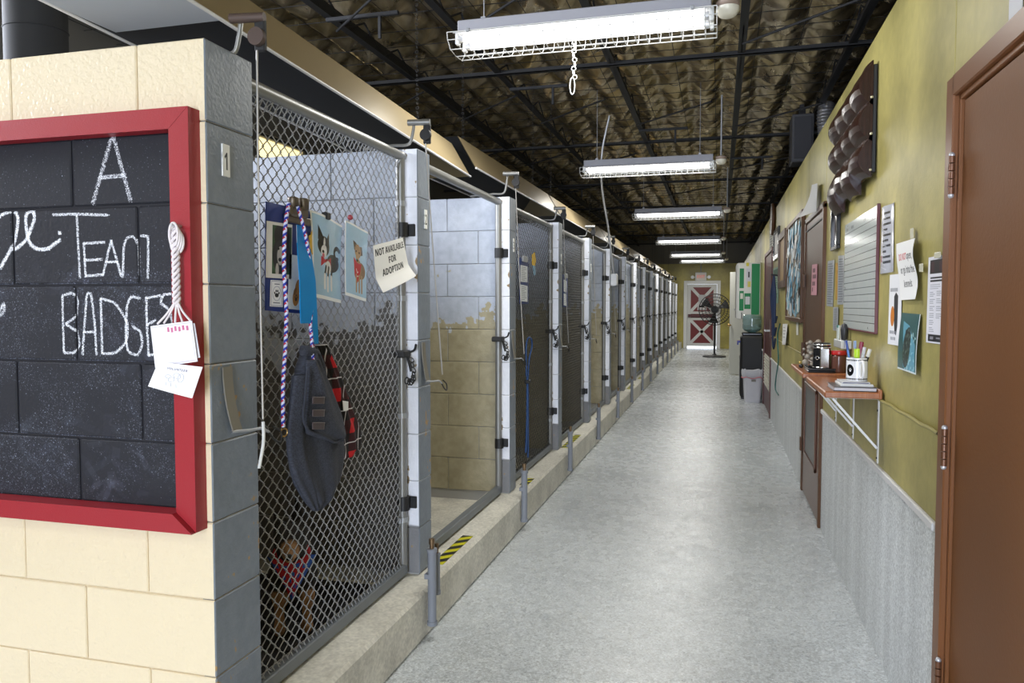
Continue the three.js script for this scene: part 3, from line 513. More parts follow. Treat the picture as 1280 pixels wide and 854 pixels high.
  const bar = (a, b, c, d, df = d0) => { const f = [a, b, c, d], F = f.map(([x, y]) => ry(x, y, df)), B = f.map(([x, y]) => ry(x, y, d1)), q = [F]; for (let i = 0; i < 4; i++) { const j = (i + 1) % 4; q.push([F[i], B[i], B[j], F[j]]); } q.push(B.slice().reverse()); return quadsToGeo(q); };
  const e = 0.0006;
  mesh('frame_board', bar([ox0, oy1], [ix0 + e, iy1], [ix1 - e, iy1], [ox1 - e, oy1]), M.redWood, t);
  mesh('frame_board', bar([ox0, oy0], [ox1 - e, oy0], [ix1 - e, iy0], [ix0 + e, iy0], 1.59), M.redWood, t);
  mesh('frame_board', bar([ox1, oy0 + e], [ox1, oy1 - e], [ix1, iy1 - e], [ix1, iy0 + e]), M.redWood, t);
  mesh('frame_board', bar([ox0, oy0 + e], [ix0, iy0 + e], [ix0, iy1 - e], [ox0, oy1 - e]), M.redWood, t);
  settle(t, -2.1, 0.8, 1.65);
}
{ // bunch of lanyard badges hung on the frame
  const t = thing('badge_bunch', 'bunch of white volunteer badges on braided white lanyards hung on red frame', 'badges');
  const d = 1.585, top = onD(219, 288, d), mid = onD(221, 380, d), lan = std([0.72, 0.66, 0.68], 0.7);
  const braid = []; for (const ph of [0, 2.1, 4.2]) { const p = []; for (let i = 0; i <= 26; i++) { const f = i / 26; p.push(V(mix(top.X, mid.X, f) + 0.007 * Math.sin(f * 26 + ph), mix(top.Y, mid.Y, f), d + 0.006 * Math.cos(f * 26 + ph))); } braid.push(tubeG(p, 0.0042, 60, 6)); }
  mesh('braided_lanyard', merge(braid), lan, t);
  const loops = []; for (let i = 0; i < 4; i++) { const p = []; for (let j = 0; j <= 12; j++) { const a = j / 12 * Math.PI * 2; p.push(V(top.X + (0.012 + 0.002 * i) * Math.sin(a), top.Y - 0.01 - 0.006 * i + 0.028 * Math.cos(a), d + 0.004 * i - 0.006)); } loops.push(tubeG(p, 0.0035, 24, 5)); }
  mesh('lanyard_loops', merge(loops), lan, t);
  mesh('hook', rodG(V(top.X, top.Y + 0.012, 1.61), V(top.X, top.Y + 0.012, 1.57), 0.0035, 6), M.galv, t);
  const strands = []; for (const [u, v] of [[197, 405], [205, 404], [219, 403], [228, 402], [238, 401]]) { const q = onD(u, v, d); strands.push(tubeG([V(mid.X, mid.Y + 0.01, d), V((mid.X + q.X) / 2 + 0.004, (mid.Y + q.Y) / 2, d - 0.006), V(q.X, q.Y, d)], 0.0028, 10, 5)); }
  mesh('strands', merge(strands), lan, t);
  const card = (px, dd, draw, i) => {
    const P = px.map(([u, v]) => onD(u, v, dd)), m = canvasTex(256, 192, draw), N = 5, pos = [], uvs = [], idx = [];
    for (const side of [0, 1]) for (let j = 0; j <= N; j++) for (let k = 0; k <= N; k++) { const a = k / N, b = j / N, X = mix(mix(P[0].X, P[1].X, a), mix(P[3].X, P[2].X, a), b), Y = mix(mix(P[0].Y, P[1].Y, a), mix(P[3].Y, P[2].Y, a), b); pos.push(X, Y, -(dd + side * 0.0016 - 0.006 * Math.sin(a * 3) * (i % 2 ? 1 : 0.4))); uvs.push(a, 1 - b); }
    const S = (N + 1) * (N + 1); for (let j = 0; j < N; j++) for (let k = 0; k < N; k++) { const q = j * (N + 1) + k; idx.push(q, q + N + 1, q + 1, q + 1, q + N + 1, q + N + 2); idx.push(S + q, S + q + 1, S + q + N + 1, S + q + 1, S + q + N + 2, S + q + N + 1); }
    const g = new THREE.BufferGeometry(); g.setAttribute('position', new THREE.BufferAttribute(new Float32Array(pos), 3)); g.setAttribute('uv', new THREE.BufferAttribute(new Float32Array(uvs), 2)); g.setIndex(idx); g.computeVertexNormals();
    return mesh('badge_card', g, std('#ffffff', 0.3, { map: m }), t);
  };
  const blank = (c, w, h) => { c.fillStyle = '#eceaf2'; c.fillRect(0, 0, w, h); c.strokeStyle = '#c9c6d6'; c.lineWidth = 4; c.strokeRect(8, 8, w - 16, h - 16); };
  card([[194, 410], [243, 404], [250, 447], [200, 458]], 1.597, blank, 0);
  card([[188, 408], [240, 401], [247, 452], [194, 460]], 1.59, (c, w, h) => { blank(c, w, h); c.fillStyle = '#c66f94'; c.font = 'bold 30px sans-serif'; c.fillText('', 120, 34); for (let i = 0; i < 6; i++) c.fillRect(110 + i * 22, 16 + (i % 2) * 4, 13, 22); c.fillStyle = '#fbfafd'; c.fillRect(14, 52, w - 28, h - 66); }, 1);
  card([[198, 452], [253, 459], [240, 498], [185, 483]], 1.578, (c, w, h) => { c.fillStyle = '#f6f4fa'; c.fillRect(0, 0, w, h); c.fillStyle = '#55556a'; c.font = 'bold 21px sans-serif'; c.fillText('VOLUNTEER', 66, 44); c.strokeStyle = '#a9abb8'; c.lineWidth = 4; for (let i = 0; i < 4; i++) { c.beginPath(); c.ellipse(90 + i * 24, 92 + 18 * Math.sin(i * 2), 16, 12 + 5 * i, i, 0, 6); c.stroke(); } for (let i = 0; i < 3; i++) { c.beginPath(); c.moveTo(88 + i * 30, 130); c.lineTo(96 + i * 30, 154); c.stroke(); } }, 0);
  settle(t, top.X, mid.Y - 0.2, d);
}

// ---------------------------------------------------------------- pillars: number plates, cable brackets, pulleys, short pipes
const PILLARS = [{ d: 1.655, w: 0.19 }, ...PIL.map((d) => ({ d, w: TH }))];
PILLARS.slice(0, 15).forEach(({ d, w }, k) => {
  const n = k + 1, word = ['first', 'second', 'third', 'fourth', 'fifth', 'sixth', 'seventh', 'eighth', 'ninth', 'tenth', 'eleventh', 'twelfth', 'thirteenth', 'fourteenth', 'fifteenth'][k];
  if (k < 8) {
    const dc = k === 0 ? 1.724 : d + 0.085, h = 0.084, wd = 0.03;
    const m = canvasTex(64, 160, (c, W, H) => { c.fillStyle = '#0d0d0f'; c.fillRect(0, 0, W, H); c.strokeStyle = '#e6e6e2'; c.lineWidth = 6; c.strokeRect(4, 4, W - 8, H - 8); c.fillStyle = k === 0 ? '#e6e6e2' : '#e9e9e4'; c.fillRect(7, 7, W - 14, H - 14); c.fillStyle = '#101012'; c.font = 'bold 118px sans-serif'; c.textAlign = 'center'; c.textBaseline = 'middle'; c.save(); c.translate(W / 2, H / 2 + 4); c.scale(0.62, 1); c.fillText(String(n), 0, 0); c.restore(); });
    const g = new THREE.BoxGeometry(wd, h, 0.004); g.rotateY(Math.PI / 2); const p = clean(g); at(p, XF + 0.0022, 1.745, dc);
    const o = mesh('number_plate', p, std('#ffffff', 0.45, { map: m })); tag(o, `small plate with the number ${['one', 'two', 'three', 'four', 'five', 'six', 'seven', 'eight'][k]} on grey pillar`, 'number plate');
    const c = p.boundingBox; void c;
  }
  { // bent flat-bar bracket that takes the door cable, with its hook
    const t = thing('cable_bracket', k ? `bent steel cable bracket with hook on the ${word} grey pillar` : 'bent steel cable bracket with hook on the pillar numbered one', 'bracket', 'cable brackets on the pillars');
    const dc = k === 0 ? 1.712 : d + 0.045, y1 = 1.21, y0 = 1.04, q = [], th = 0.004, hw = 0.019; let prev;
    for (let i = 0; i <= 8; i++) { const f = i / 8, x = XF + 0.002 + 0.012 * f * f, y = mix(y1, y0, f), dd = dc + 0.022 * f * f; const r = [ry(x, y, dd - hw), ry(x, y, dd + hw), ry(x + th, y, dd + hw), ry(x + th, y, dd - hw)]; if (prev) for (let e = 0; e < 4; e++) { const j = (e + 1) % 4; q.push([prev[e], r[e], r[j], prev[j]]); } else q.push(r.slice().reverse()); prev = r; } q.push(prev);
    mesh('flat_bar', quadsToGeo(q), std([0.3, 0.28, 0.24], 0.42, { metalness: 0.6 }), t);
    mesh('hook_rod', tubeG([V(XF + 0.014, y0, dc), V(XF + 0.03, y0 - 0.004, dc + 0.06), V(XF + 0.038, y0 - 0.006, dc + 0.1), V(XF + 0.04, y0 - 0.02, dc + 0.13)], 0.004, 16, 6), M.galvDull, t);
    mesh('hook_clip', tubeG([V(XF + 0.038, y0 - 0.01, dc + 0.12), V(XF + 0.045, y0 - 0.045, dc + 0.15), V(XF + 0.045, y0 - 0.055, dc + 0.18), V(XF + 0.04, y0 - 0.03, dc + 0.19), V(XF + 0.038, y0 - 0.008, dc + 0.15)], 0.003, 24, 5), M.steelDark, t);
    settle(t, XF, y0, dc);
  }
  { // pulley on an arm above the pillar; its cable runs down to the bracket
    const t = thing('cable_pulley', k ? `cable pulley on a bent arm above the ${word} pillar` : 'rusty cable pulley on a bent arm above the pillar numbered one', 'pulley', 'pulleys above the pillars');
    const dc = k === 0 ? 1.835 : d + 0.02, xP = -1.205, yP = (k % 3 === 2 ? 2.12 : 2.09), B = TOP + 0.014, rust = k === 0 ? std([0.1, 0.07, 0.06], 0.6, { metalness: 0.4 }) : M.rail;
    mesh('arm', tubeG([V(k ? -1.5 : -1.36, B, dc), V(-1.36, B + 0.008, dc), V(-1.285, B + 0.012, dc), V(-1.27, B + 0.05, dc), V(-1.262, yP + 0.055, dc)], 0.0065, 24, 6), M.rail, t);
    mesh('roller', rodG(V(-1.285, yP + 0.055, dc - 0.015), V(-1.19, yP + 0.055, dc), 0.013, 10), rust, t);
    mesh('pulley_block', boxG(xP - 0.016, xP + 0.016, yP - 0.035, yP + 0.05, dc - 0.004, dc + 0.012, 0.004), M.steelDark, t);
    const g = clean(new THREE.CylinderGeometry(0.024, 0.024, 0.016, 20)); g.rotateX(Math.PI / 2); mesh('wheel', at(g, xP, yP, dc - 0.014), k ? M.steelDark : rust, t);
    settle(t, -1.3, TOP, dc);
    const be = k === 0 ? 1.8 : d + 0.155, m = std([0.42, 0.4, 0.37], 0.5, { metalness: 0.4 });
    const c = thing('door_cable', k ? `thin steel cable hanging from pulley of the ${word} pillar` : 'thin steel cable hanging from pulley of the pillar numbered one', 'cable', 'cables from the pulleys');
    mesh('hanging_run', tubeG([V(xP, yP - 0.036, dc - 0.014), V(xP, 1.6, mix(dc, be, 0.5)), V(-1.19, 1.062, be)], 0.0032, 20, 5), m, c);
    if (k === 0) mesh('cord_end', tubeG([V(-1.19, 1.055, be), V(-1.19, 1.0, be), V(-1.195, 0.93, be - 0.015)], 0.005, 12, 6), std([0.6, 0.6, 0.58], 0.6), c);
    settle(c, -1.19, 1.06, be);
  }
  if (k > 0) { // short grey pipe standing in the angle of kerb and floor, brass fitting on top
    const two = k === 1;
    const t = thing('standpipe', two ? 'pair of short grey pipes with brass caps at the second pillar' : `short grey pipe with brass cap at the ${word} pillar`, 'pipe', 'standpipes along the kerb');
    const dc = d - 0.13;
    for (const [dx, dd, h, b, r] of two ? [[-1.125, dc - 0.02, 0.37, 0.055, 0.018], [-1.128, dc + 0.045, 0.33, 0.16, 0.013]] : [[-1.125, dc + 0.04, 0.37, 0.06, 0.019]]) {
      mesh('pipe', rodG(V(dx, b, dd), V(dx, h, dd), r, 14), M.pvc, t);
      for (const yc of [h - 0.012, b]) mesh('collar', rodG(V(dx, yc, dd), V(dx, yc + 0.016, dd), r * 1.2, 14), M.pvc, t);
      mesh('brass_cap', merge([rodG(V(dx, h, dd), V(dx, h + 0.03, dd), r * 0.5, 10), rodG(V(dx, h + 0.022, dd), V(dx, h + 0.045, dd), r * 0.68, 6)]), std([0.2, 0.13, 0.07], 0.4, { metalness: 0.8 }), t);
      mesh('clip', boxG(-1.152, dx, h - 0.12, h - 0.1, dd - r, dd + r), M.pvc, t);
    }
    settle(t, -1.125, 0.055, dc);
  }
});
// yellow and black hazard tape on the kerb
const tapeTex = canvasTex(512, 32, (c, w, h) => { c.fillStyle = '#c9c400'; c.fillRect(0, 0, w, h); c.fillStyle = '#111110'; for (let i = -1; i < 10; i++) { c.beginPath(); c.moveTo(i * 56, h); c.lineTo(i * 56 + 28, h); c.lineTo(i * 56 + 56, 0); c.lineTo(i * 56 + 28, 0); c.fill(); } });
[[1, 3.18, 3.62], [3, 6.1, 6.75], [2, 4.75, 4.95], [6, 10.65, 11.3], [7, 12.15, 12.6]].forEach(([k, a, b]) => {
  const g = boxG(-1.245, -1.19, KERB, KERB + 0.0012, a, b), p = g.attributes.position, uv = g.attributes.uv; for (let i = 0; i < p.count; i++) uv.setXY(i, (-p.getZ(i) - a) / 0.9, (p.getX(i) + 1.245) / 0.055);
  tag(mesh('hazard_tape', g, std('#ffffff', 0.5, { map: (() => { const t = tapeTex; t.wrapS = THREE.RepeatWrapping; return t; })() })), { 1: 'yellow and black hazard tape on kerb of the second kennel', 2: 'short scrap of hazard tape on kerb below blue leash', 3: 'yellow and black hazard tape on kerb of the fourth kennel', 6: 'hazard tape on kerb of the seventh kennel', 7: 'hazard tape on kerb of the eighth kennel' }[k], 'tape');
});
{ // electrical box with the conduit that comes down from the roof
  const t = thing('electrical_box', 'grey electrical box at the foot of a long conduit by pillar', 'electrical box');
  const b = onX(767, 351, -1.2), c = onX(752, 222, -1.2);
  mesh('box', boxG(-1.23, -1.16, 1.6, 1.74, b.D - 0.06, b.D + 0.06, 0.006), std([0.62, 0.64, 0.68], 0.4), t);
  mesh('cover', boxG(-1.16, -1.155, 1.61, 1.73, b.D - 0.05, b.D + 0.05, 0.002), M.whitePaint, t);
  mesh('conduit', tubeG([V(-1.2, 1.74, b.D), V(-1.2, 2.2, mix(b.D, c.D, 0.45)), V(-1.2, 2.66, c.D), V(-1.18, 2.95, c.D - 0.1), V(-1.1, YC - 0.1, c.D - 0.15)], 0.011, 40, 8), M.galv, t);
  settle(t, -1.2, 1.6, b.D);
}

// ---------------------------------------------------------------- what hangs on the first door
const XH = -1.272;                                                   // just outside the chain link
function sheet(X, dir, px, tx, o = {}) {                              // thin sheet through four pixels (TL, TR, BR, BL) on the plane X, facing dir (+1 / -1)
  const P = px.map(([u, v]) => onX(u, v, X)), N = 10, pos = [], uvs = [], idx = [], S = (N + 1) * (N + 1), th = o.th ?? 0.0012;
  for (const side of [0, 1]) for (let j = 0; j <= N; j++) for (let k = 0; k <= N; k++) {
    const a = k / N, b = j / N, D = mix(mix(P[0].D, P[1].D, a), mix(P[3].D, P[2].D, a), b), Y = mix(mix(P[0].Y, P[1].Y, a), mix(P[3].Y, P[2].Y, a), b);
    const bend = (o.bend ?? (() => 0))(a, b); pos.push(X + dir * (bend + (side ? 0 : th)), Y, -D); uvs.push(a, 1 - b);
  }
  for (let j = 0; j < N; j++) for (let k = 0; k < N; k++) { const q = j * (N + 1) + k; idx.push(q, q + N + 1, q + 1, q + 1, q + N + 1, q + N + 2, S + q, S + q + 1, S + q + N + 1, S + q + 1, S + q + N + 2, S + q + N + 1); }
  const rim = []; for (let k = 0; k < N; k++) rim.push([k, k + 1], [(k + 1) * (N + 1) + N - (N + 1) + 0, 0].slice(0, 0)); void rim;
  const edge = (i, j) => idx.push(i, j, S + i, j, S + j, S + i);
  for (let k = 0; k < N; k++) { edge(k, k + 1); edge(N * (N + 1) + k + 1, N * (N + 1) + k); edge((k + 1) * (N + 1), k * (N + 1)); edge(k * (N + 1) + N, (k + 1) * (N + 1) + N); }
  const g = new THREE.BufferGeometry(); g.setAttribute('position', new THREE.BufferAttribute(new Float32Array(pos), 3)); g.setAttribute('uv', new THREE.BufferAttribute(new Float32Array(uvs), 2)); g.setIndex(idx); g.computeVertexNormals();
  return { g, m: tx ? std('#ffffff', o.rough ?? 0.6, { map: tx, clearcoat: o.coat ?? 0, clearcoatRoughness: 0.15 }) : o.mat };
}
const ell = (c, x, y, rx, ryy, rot = 0, fill) => { c.fillStyle = fill; c.beginPath(); c.ellipse(x, y, rx, ryy, rot, 0, Math.PI * 2); c.fill(); };
const poly = (c, p, fill) => { c.fillStyle = fill; c.beginPath(); p.forEach(([x, y], i) => (i ? c.lineTo(x, y) : c.moveTo(x, y))); c.closePath(); c.fill(); };
function spots(c, w, h, cols, n, a = 0.5) { for (let i = 0; i < n; i++) { c.globalAlpha = a * rnd(); ell(c, rnd() * w, rnd() * h, rr(2, w / 8), rr(2, h / 9), rnd() * 3, cols[Math.floor(rnd() * cols.length)]); } c.globalAlpha = 1; }
const paw = (c, x, y, s, col) => { ell(c, x, y + s * 0.35, s * 0.5, s * 0.42, 0, col); for (const [dx, dy] of [[-0.55, -0.1], [-0.2, -0.5], [0.2, -0.5], [0.55, -0.1]]) ell(c, x + dx * s, y + dy * s, s * 0.17, s * 0.25, dx * 0.5, col); };
{
  const t = thing('clipboard', 'dark blue clipboard with dog picture and paw-print card on chain-link', 'clipboard');
  const b = sheet(XH, 1, [[331, 252], [389, 265], [385, 393], [331, 388]], null, { th: 0.004, mat: std([0.008, 0.03, 0.2], 0.35) }); mesh('board', b.g, b.m, t);
  const p1 = sheet(XH + 0.005, 1, [[333, 276], [365, 281], [364, 349], [332, 347]], canvasTex(200, 256, (c, w, h) => {
    c.fillStyle = '#e8e6e2'; c.fillRect(0, 0, w, h); c.save(); c.beginPath(); c.rect(44, 14, w - 48, h - 34); c.clip(); c.fillStyle = '#2c4a2c'; c.fillRect(0, 0, w, h); spots(c, w, h, ['#3d6b3a', '#22381f', '#49584a'], 60);
    ell(c, 120, 60, 62, 60, 0, '#19171a'); ell(c, 118, 150, 70, 90, 0, '#1d1b1f'); ell(c, 112, 120, 44, 42, 0, '#2a282c'); ell(c, 108, 152, 26, 44, 0, '#b9b4b2'); ell(c, 104, 170, 12, 9, 0, '#131214'); ell(c, 92, 120, 8, 6, 0, '#0b0a0a'); ell(c, 132, 124, 8, 6, 0, '#0b0a0a'); ell(c, 84, 220, 13, 34, 0, '#c3bcb8'); ell(c, 140, 226, 14, 34, 0, '#a8a3a1'); c.restore();
  }), { rough: 0.35 }); mesh('dog_picture', p1.g, p1.m, t);
  const p2 = sheet(XH + 0.005, 1, [[338, 350], [354, 351], [353, 384], [337, 383]], canvasTex(128, 200, (c, w, h) => { c.fillStyle = '#eef0f6'; c.fillRect(0, 0, w, h); c.strokeStyle = '#7d86a8'; c.lineWidth = 3; c.strokeRect(10, 8, w - 20, h - 16); c.beginPath(); c.ellipse(w / 2, 100, 40, 54, 0, 0, 7); c.stroke(); paw(c, w / 2, 100, 38, '#15151c'); c.fillStyle = '#4c5470'; c.fillRect(38, 26, 52, 6); c.fillRect(30, 168, 68, 6); }), { rough: 0.5 }); mesh('paw_card', p2.g, p2.m, t);
  const p3 = sheet(XH + 0.005, 1, [[362, 318], [386, 322], [377, 388], [359, 386]], canvasTex(160, 256, (c, w, h) => { c.fillStyle = '#dfe6ef'; c.fillRect(0, 0, w, h); ell(c, 90, 150, 26, 38, 0.2, '#a8702e'); ell(c, 80, 200, 34, 40, 0, '#b57a35'); ell(c, 66, 170, 12, 20, 0.6, '#8b5a22'); paw(c, 82, 200, 22, '#3b2412'); }), { rough: 0.5 }); mesh('info_sheet', p3.g, p3.m, t);
  const clip = onX(369, 268, XH);
  mesh('clip', merge([boxG(XH + 0.004, XH + 0.012, clip.Y - 0.03, clip.Y - 0.006, clip.D - 0.075, clip.D + 0.075, 0.003), boxG(XH + 0.004, XH + 0.02, clip.Y - 0.01, clip.Y + 0.025, clip.D - 0.05, clip.D + 0.05, 0.006), at(latheG([[0.001, 0], [0.016, 0.002], [0.018, 0.03], [0.01, 0.034]], 14), XH + 0.012, clip.Y + 0.015, clip.D - 0.03), at(latheG([[0.001, 0], [0.016, 0.002], [0.018, 0.034], [0.01, 0.038]], 14), XH + 0.012, clip.Y + 0.015, clip.D + 0.03)]), std([0.14, 0.115, 0.09], 0.4, { metalness: 0.7 }), t);
  settle(t, XH, 1.36, 2.06);
}
const photoBG = (c, w, h) => { c.fillStyle = '#a9c9e4'; c.fillRect(0, 0, w, h); spots(c, w, h, ['#b9d3ea', '#9dc0dd'], 70, 0.35); c.fillStyle = '#eef2f6'; c.fillRect(0, 0, w, 10); c.fillRect(0, h - 16, w, 16); c.fillRect(0, 0, 8, h); };
{
  const t = thing('dog_photo', 'sleeved photo of a black and white dog in red bow tie', 'photo');
  const s = sheet(XH + 0.006, 1, [[387, 262], [429, 282], [427, 379], [391, 371]], canvasTex(256, 384, (c, w, h) => {
    photoBG(c, w, h); ell(c, 178, 205, 66, 42, -0.15, '#232427'); c.strokeStyle = '#232427'; c.lineWidth = 20; c.lineCap = 'round'; c.beginPath(); c.arc(222, 150, 26, 1.2, 5.6); c.stroke();
    poly(c, [[36, 120], [40, 54], [80, 110]], '#202124'); poly(c, [[100, 110], [124, 74], [130, 130]], '#202124'); ell(c, 84, 142, 50, 44, 0, '#242528'); ell(c, 84, 166, 26, 30, 0.2, '#e0dedd'); ell(c, 84, 128, 8, 26, 0, '#d9d7d6'); ell(c, 76, 168, 9, 7, 0, '#0e0e10'); ell(c, 60, 136, 6, 5, 0, '#0a0a0a'); ell(c, 104, 138, 6, 5, 0, '#0a0a0a'); ell(c, 78, 186, 10, 12, 0, '#c66673');
    poly(c, [[60, 190], [110, 205], [60, 236]], '#b4323c'); poly(c, [[160, 180], [110, 205], [166, 234]], '#b4323c'); ell(c, 110, 206, 12, 12, 0, '#93232d'); ell(c, 130, 232, 34, 30, 0, '#dcd9d8');
    for (const [x, y] of [[98, 300], [128, 310], [168, 300]]) { c.strokeStyle = '#26272a'; c.lineWidth = 17; c.beginPath(); c.moveTo(x + 8, 232); c.lineTo(x, y - 30); c.stroke(); c.strokeStyle = '#e6e3e1'; c.beginPath(); c.moveTo(x, y - 30); c.lineTo(x, y + 30); c.stroke(); }
  }), { rough: 0.25, coat: 0.6, bend: (a, b) => 0.006 * Math.sin(a * 5) + 0.004 * Math.sin(b * 4 + a * 3) }); mesh('print', s.g, s.m, t);
  const q = onX(404, 271, XH); mesh('binder_clip', boxG(XH, XH + 0.022, q.Y - 0.01, q.Y + 0.014, q.D - 0.014, q.D + 0.014, 0.003), M.black, t); settle(t, XH, 1.38, 2.3);
}
{
  const t = thing('dog_photo', 'sleeved photo of a tan dog in red bandana', 'photo');
  const s = sheet(XH + 0.004, 1, [[430, 275], [461, 290], [457, 377], [428, 369]], canvasTex(256, 384, (c, w, h) => {
    photoBG(c, w, h); ell(c, 190, 230, 50, 44, 0.2, '#8a6b4a'); ell(c, 150, 232, 46, 60, 0, '#9a7a56');
    poly(c, [[96, 130], [82, 84], [118, 92], [150, 106], [196, 98], [206, 142], [178, 150]], '#5a4630'); ell(c, 144, 132, 40, 36, 0.2, '#a78660'); ell(c, 140, 162, 22, 30, 0, '#b4946c'); ell(c, 138, 180, 12, 8, 0, '#171311'); ell(c, 122, 134, 6, 5, 0, '#130f0c'); ell(c, 162, 136, 6, 5, 0, '#130f0c');
    poly(c, [[92, 170], [140, 194], [194, 192], [176, 256], [140, 302], [104, 262]], '#bf2230'); c.strokeStyle = '#e9d3d3'; c.lineWidth = 6; c.beginPath(); c.moveTo(126, 226); c.lineTo(140, 246); c.lineTo(154, 240); c.moveTo(136, 266); c.lineTo(156, 262); c.stroke();
    for (const x of [128, 168, 200]) { c.strokeStyle = '#a98a66'; c.lineWidth = 17; c.lineCap = 'round'; c.beginPath(); c.moveTo(x, 260); c.lineTo(x + 2, 344); c.stroke(); }
  }), { rough: 0.25, coat: 0.6, bend: (a, b) => 0.005 * Math.sin(a * 4 + 1) + 0.006 * b * b }); mesh('print', s.g, s.m, t);
  const q = onX(434, 272, XH); mesh('red_pin', at(clean(new THREE.SphereGeometry(0.01, 10, 8)), XH + 0.012, q.Y, q.D), std([0.35, 0.05, 0.06], 0.4), t); settle(t, XH, 1.38, 2.5);
}
{
  const s = sheet(XH + 0.012, 1, [[463, 307], [500, 297], [510, 345], [468, 366]], canvasTex(320, 384, (c, w, h) => {
    c.fillStyle = '#efeeeb'; c.fillRect(0, 0, w, h); c.fillStyle = '#19191b'; c.textAlign = 'center'; c.font = 'bold 52px sans-serif'; c.save(); c.scale(0.76, 1.5); for (const o of [-1, 1]) { c.fillText('NOT AVAILABLE', w / 2 / 0.76 + o, 62); c.fillText('FOR', w / 2 / 0.76 + o, 122); c.fillText('ADOPTION', w / 2 / 0.76 + o, 182); }; c.restore();
  }), { rough: 0.6, bend: (a, b) => 0.01 + (b > 0.72 ? 0.09 * (b - 0.72) : 0) + 0.006 * Math.sin(a * 3) });
  tag(mesh('notice', s.g, s.m), 'white paper notice reading NOT AVAILABLE FOR ADOPTION', 'notice');
}
{ // yellow ribbon piece behind the strap
  const q = onX(388, 303, XH), sh = new THREE.Shape(); for (let i = 0; i <= 28; i++) { const a = i / 28 * Math.PI * 2, r = 0.03 + 0.005 * Math.cos(a * 7); i ? sh.lineTo(r * 0.8 * Math.cos(a), r * 1.15 * Math.sin(a)) : sh.moveTo(r * 0.8, 0); }
  const g = clean(new THREE.ExtrudeGeometry(sh, { depth: 0.003, bevelEnabled: false })); g.rotateY(Math.PI / 2); tag(mesh('yellow_rosette', at(g, XH + 0.008, q.Y, q.D), std([0.7, 0.42, 0.03], 0.5)), 'scalloped yellow paper rosette behind the blue strap', 'rosette');
}
function ribbon(pts, half, mat, name, parent, th = 0.0025) {          // flat strap along points {X,Y,D,w}
  const q = []; let prev; for (const p of pts) { const w = p.w ?? half, r = [ry(p.X, p.Y, p.D - w), ry(p.X, p.Y, p.D + w), ry(p.X + th, p.Y, p.D + w), ry(p.X + th, p.Y, p.D - w)].reverse(); if (prev) for (let e = 0; e < 4; e++) { const j = (e + 1) % 4; q.push([prev[e], prev[j], r[j], r[e]].reverse()); } else q.push(r); prev = r; } q.push(prev.slice().reverse());
  return mesh(name, quadsToGeo(q), mat, parent);
}
{
  const t = thing('blue_strap', 'bright blue nylon strap hanging over the clipboard', 'strap');
  const pt = (u, v, w, dx = 0) => ({ ...onX(u, v, XH + 0.022 + dx), X: XH + 0.022 + dx, w });
  ribbon([pt(375, 282, 0.02, 0.004), pt(378, 300, 0.034, 0.006), pt(381, 325, 0.042, 0.012), pt(384, 350, 0.047, 0.014), pt(385, 380, 0.05, 0.012), pt(386, 404, 0.05, 0.008)], 0.025, std([0.0, 0.24, 0.62], 0.28), 'wide_strap', t);
  ribbon([pt(391, 388, 0.018, -0.004), pt(393, 410, 0.018, -0.004), pt(394, 430, 0.018, -0.004)], 0.012, std([0.0, 0.26, 0.66], 0.28), 'strap_tail', t);
  ribbon([pt(373, 282, 0.012, 0.004), pt(375, 308, 0.018, 0.008), pt(380, 326, 0.02, 0.012)], 0.012, M.paper, 'white_label', t, 0.001);
  settle(t, XH + 0.02, 1.25, 2.1);
}
const braidTex = tex(128, 32, 1, (u, v) => { const k = ((u * 4 + v) % 1 + 1) % 1, m = ((u * 4 - v * 2) % 1 + 1) % 1; return k < 0.34 ? [28, 48, 160] : k < 0.6 ? (m < 0.7 ? [170, 20, 48] : [225, 225, 240]) : [205, 210, 232]; });
const braidMat = (len) => { const m = std('#ffffff', 0.7, { map: braidTex.clone() }); m.map.repeat.set(len * 7, 1); return m; };
{
  const t = thing('rope_leash', 'red, white and blue braided rope leash hanging from the clipboard', 'leash');
  const P = (u, v, dx = 0) => { const p = onX(u, v, XH + 0.03 + dx); return V(p.X, p.Y, p.D); };
  mesh('hanging_rope', tubeG([P(361, 254), P(357, 280, 0.008), P(355, 330, 0.004), P(358, 390), P(357, 430), P(354, 480), P(354, 534)], 0.006, 90, 8), braidMat(1), t);
  mesh('crossing_rope', tubeG([P(372, 258), P(381, 290, 0.008), P(387, 330), P(390, 380), P(388, 410), P(393, 440, 0.012), P(401, 470, 0.016), P(408, 486, 0.016)], 0.0055, 90, 8), braidMat(0.9), t);
  mesh('second_strand', tubeG([P(389, 412, 0.004), P(391, 445, 0.02), P(397, 468, 0.024), P(407, 487, 0.02)], 0.005, 40, 8), braidMat(0.4), t);
  const r = P(355, 539), g = clean(new THREE.TorusGeometry(0.012, 0.0028, 6, 18)); g.rotateY(Math.PI / 2 - 0.4); g.translate(r.x, r.y - 0.004, r.z); mesh('end_ring', g, M.brass, t);
  settle(t, XH, 0.98, 2.05);
}
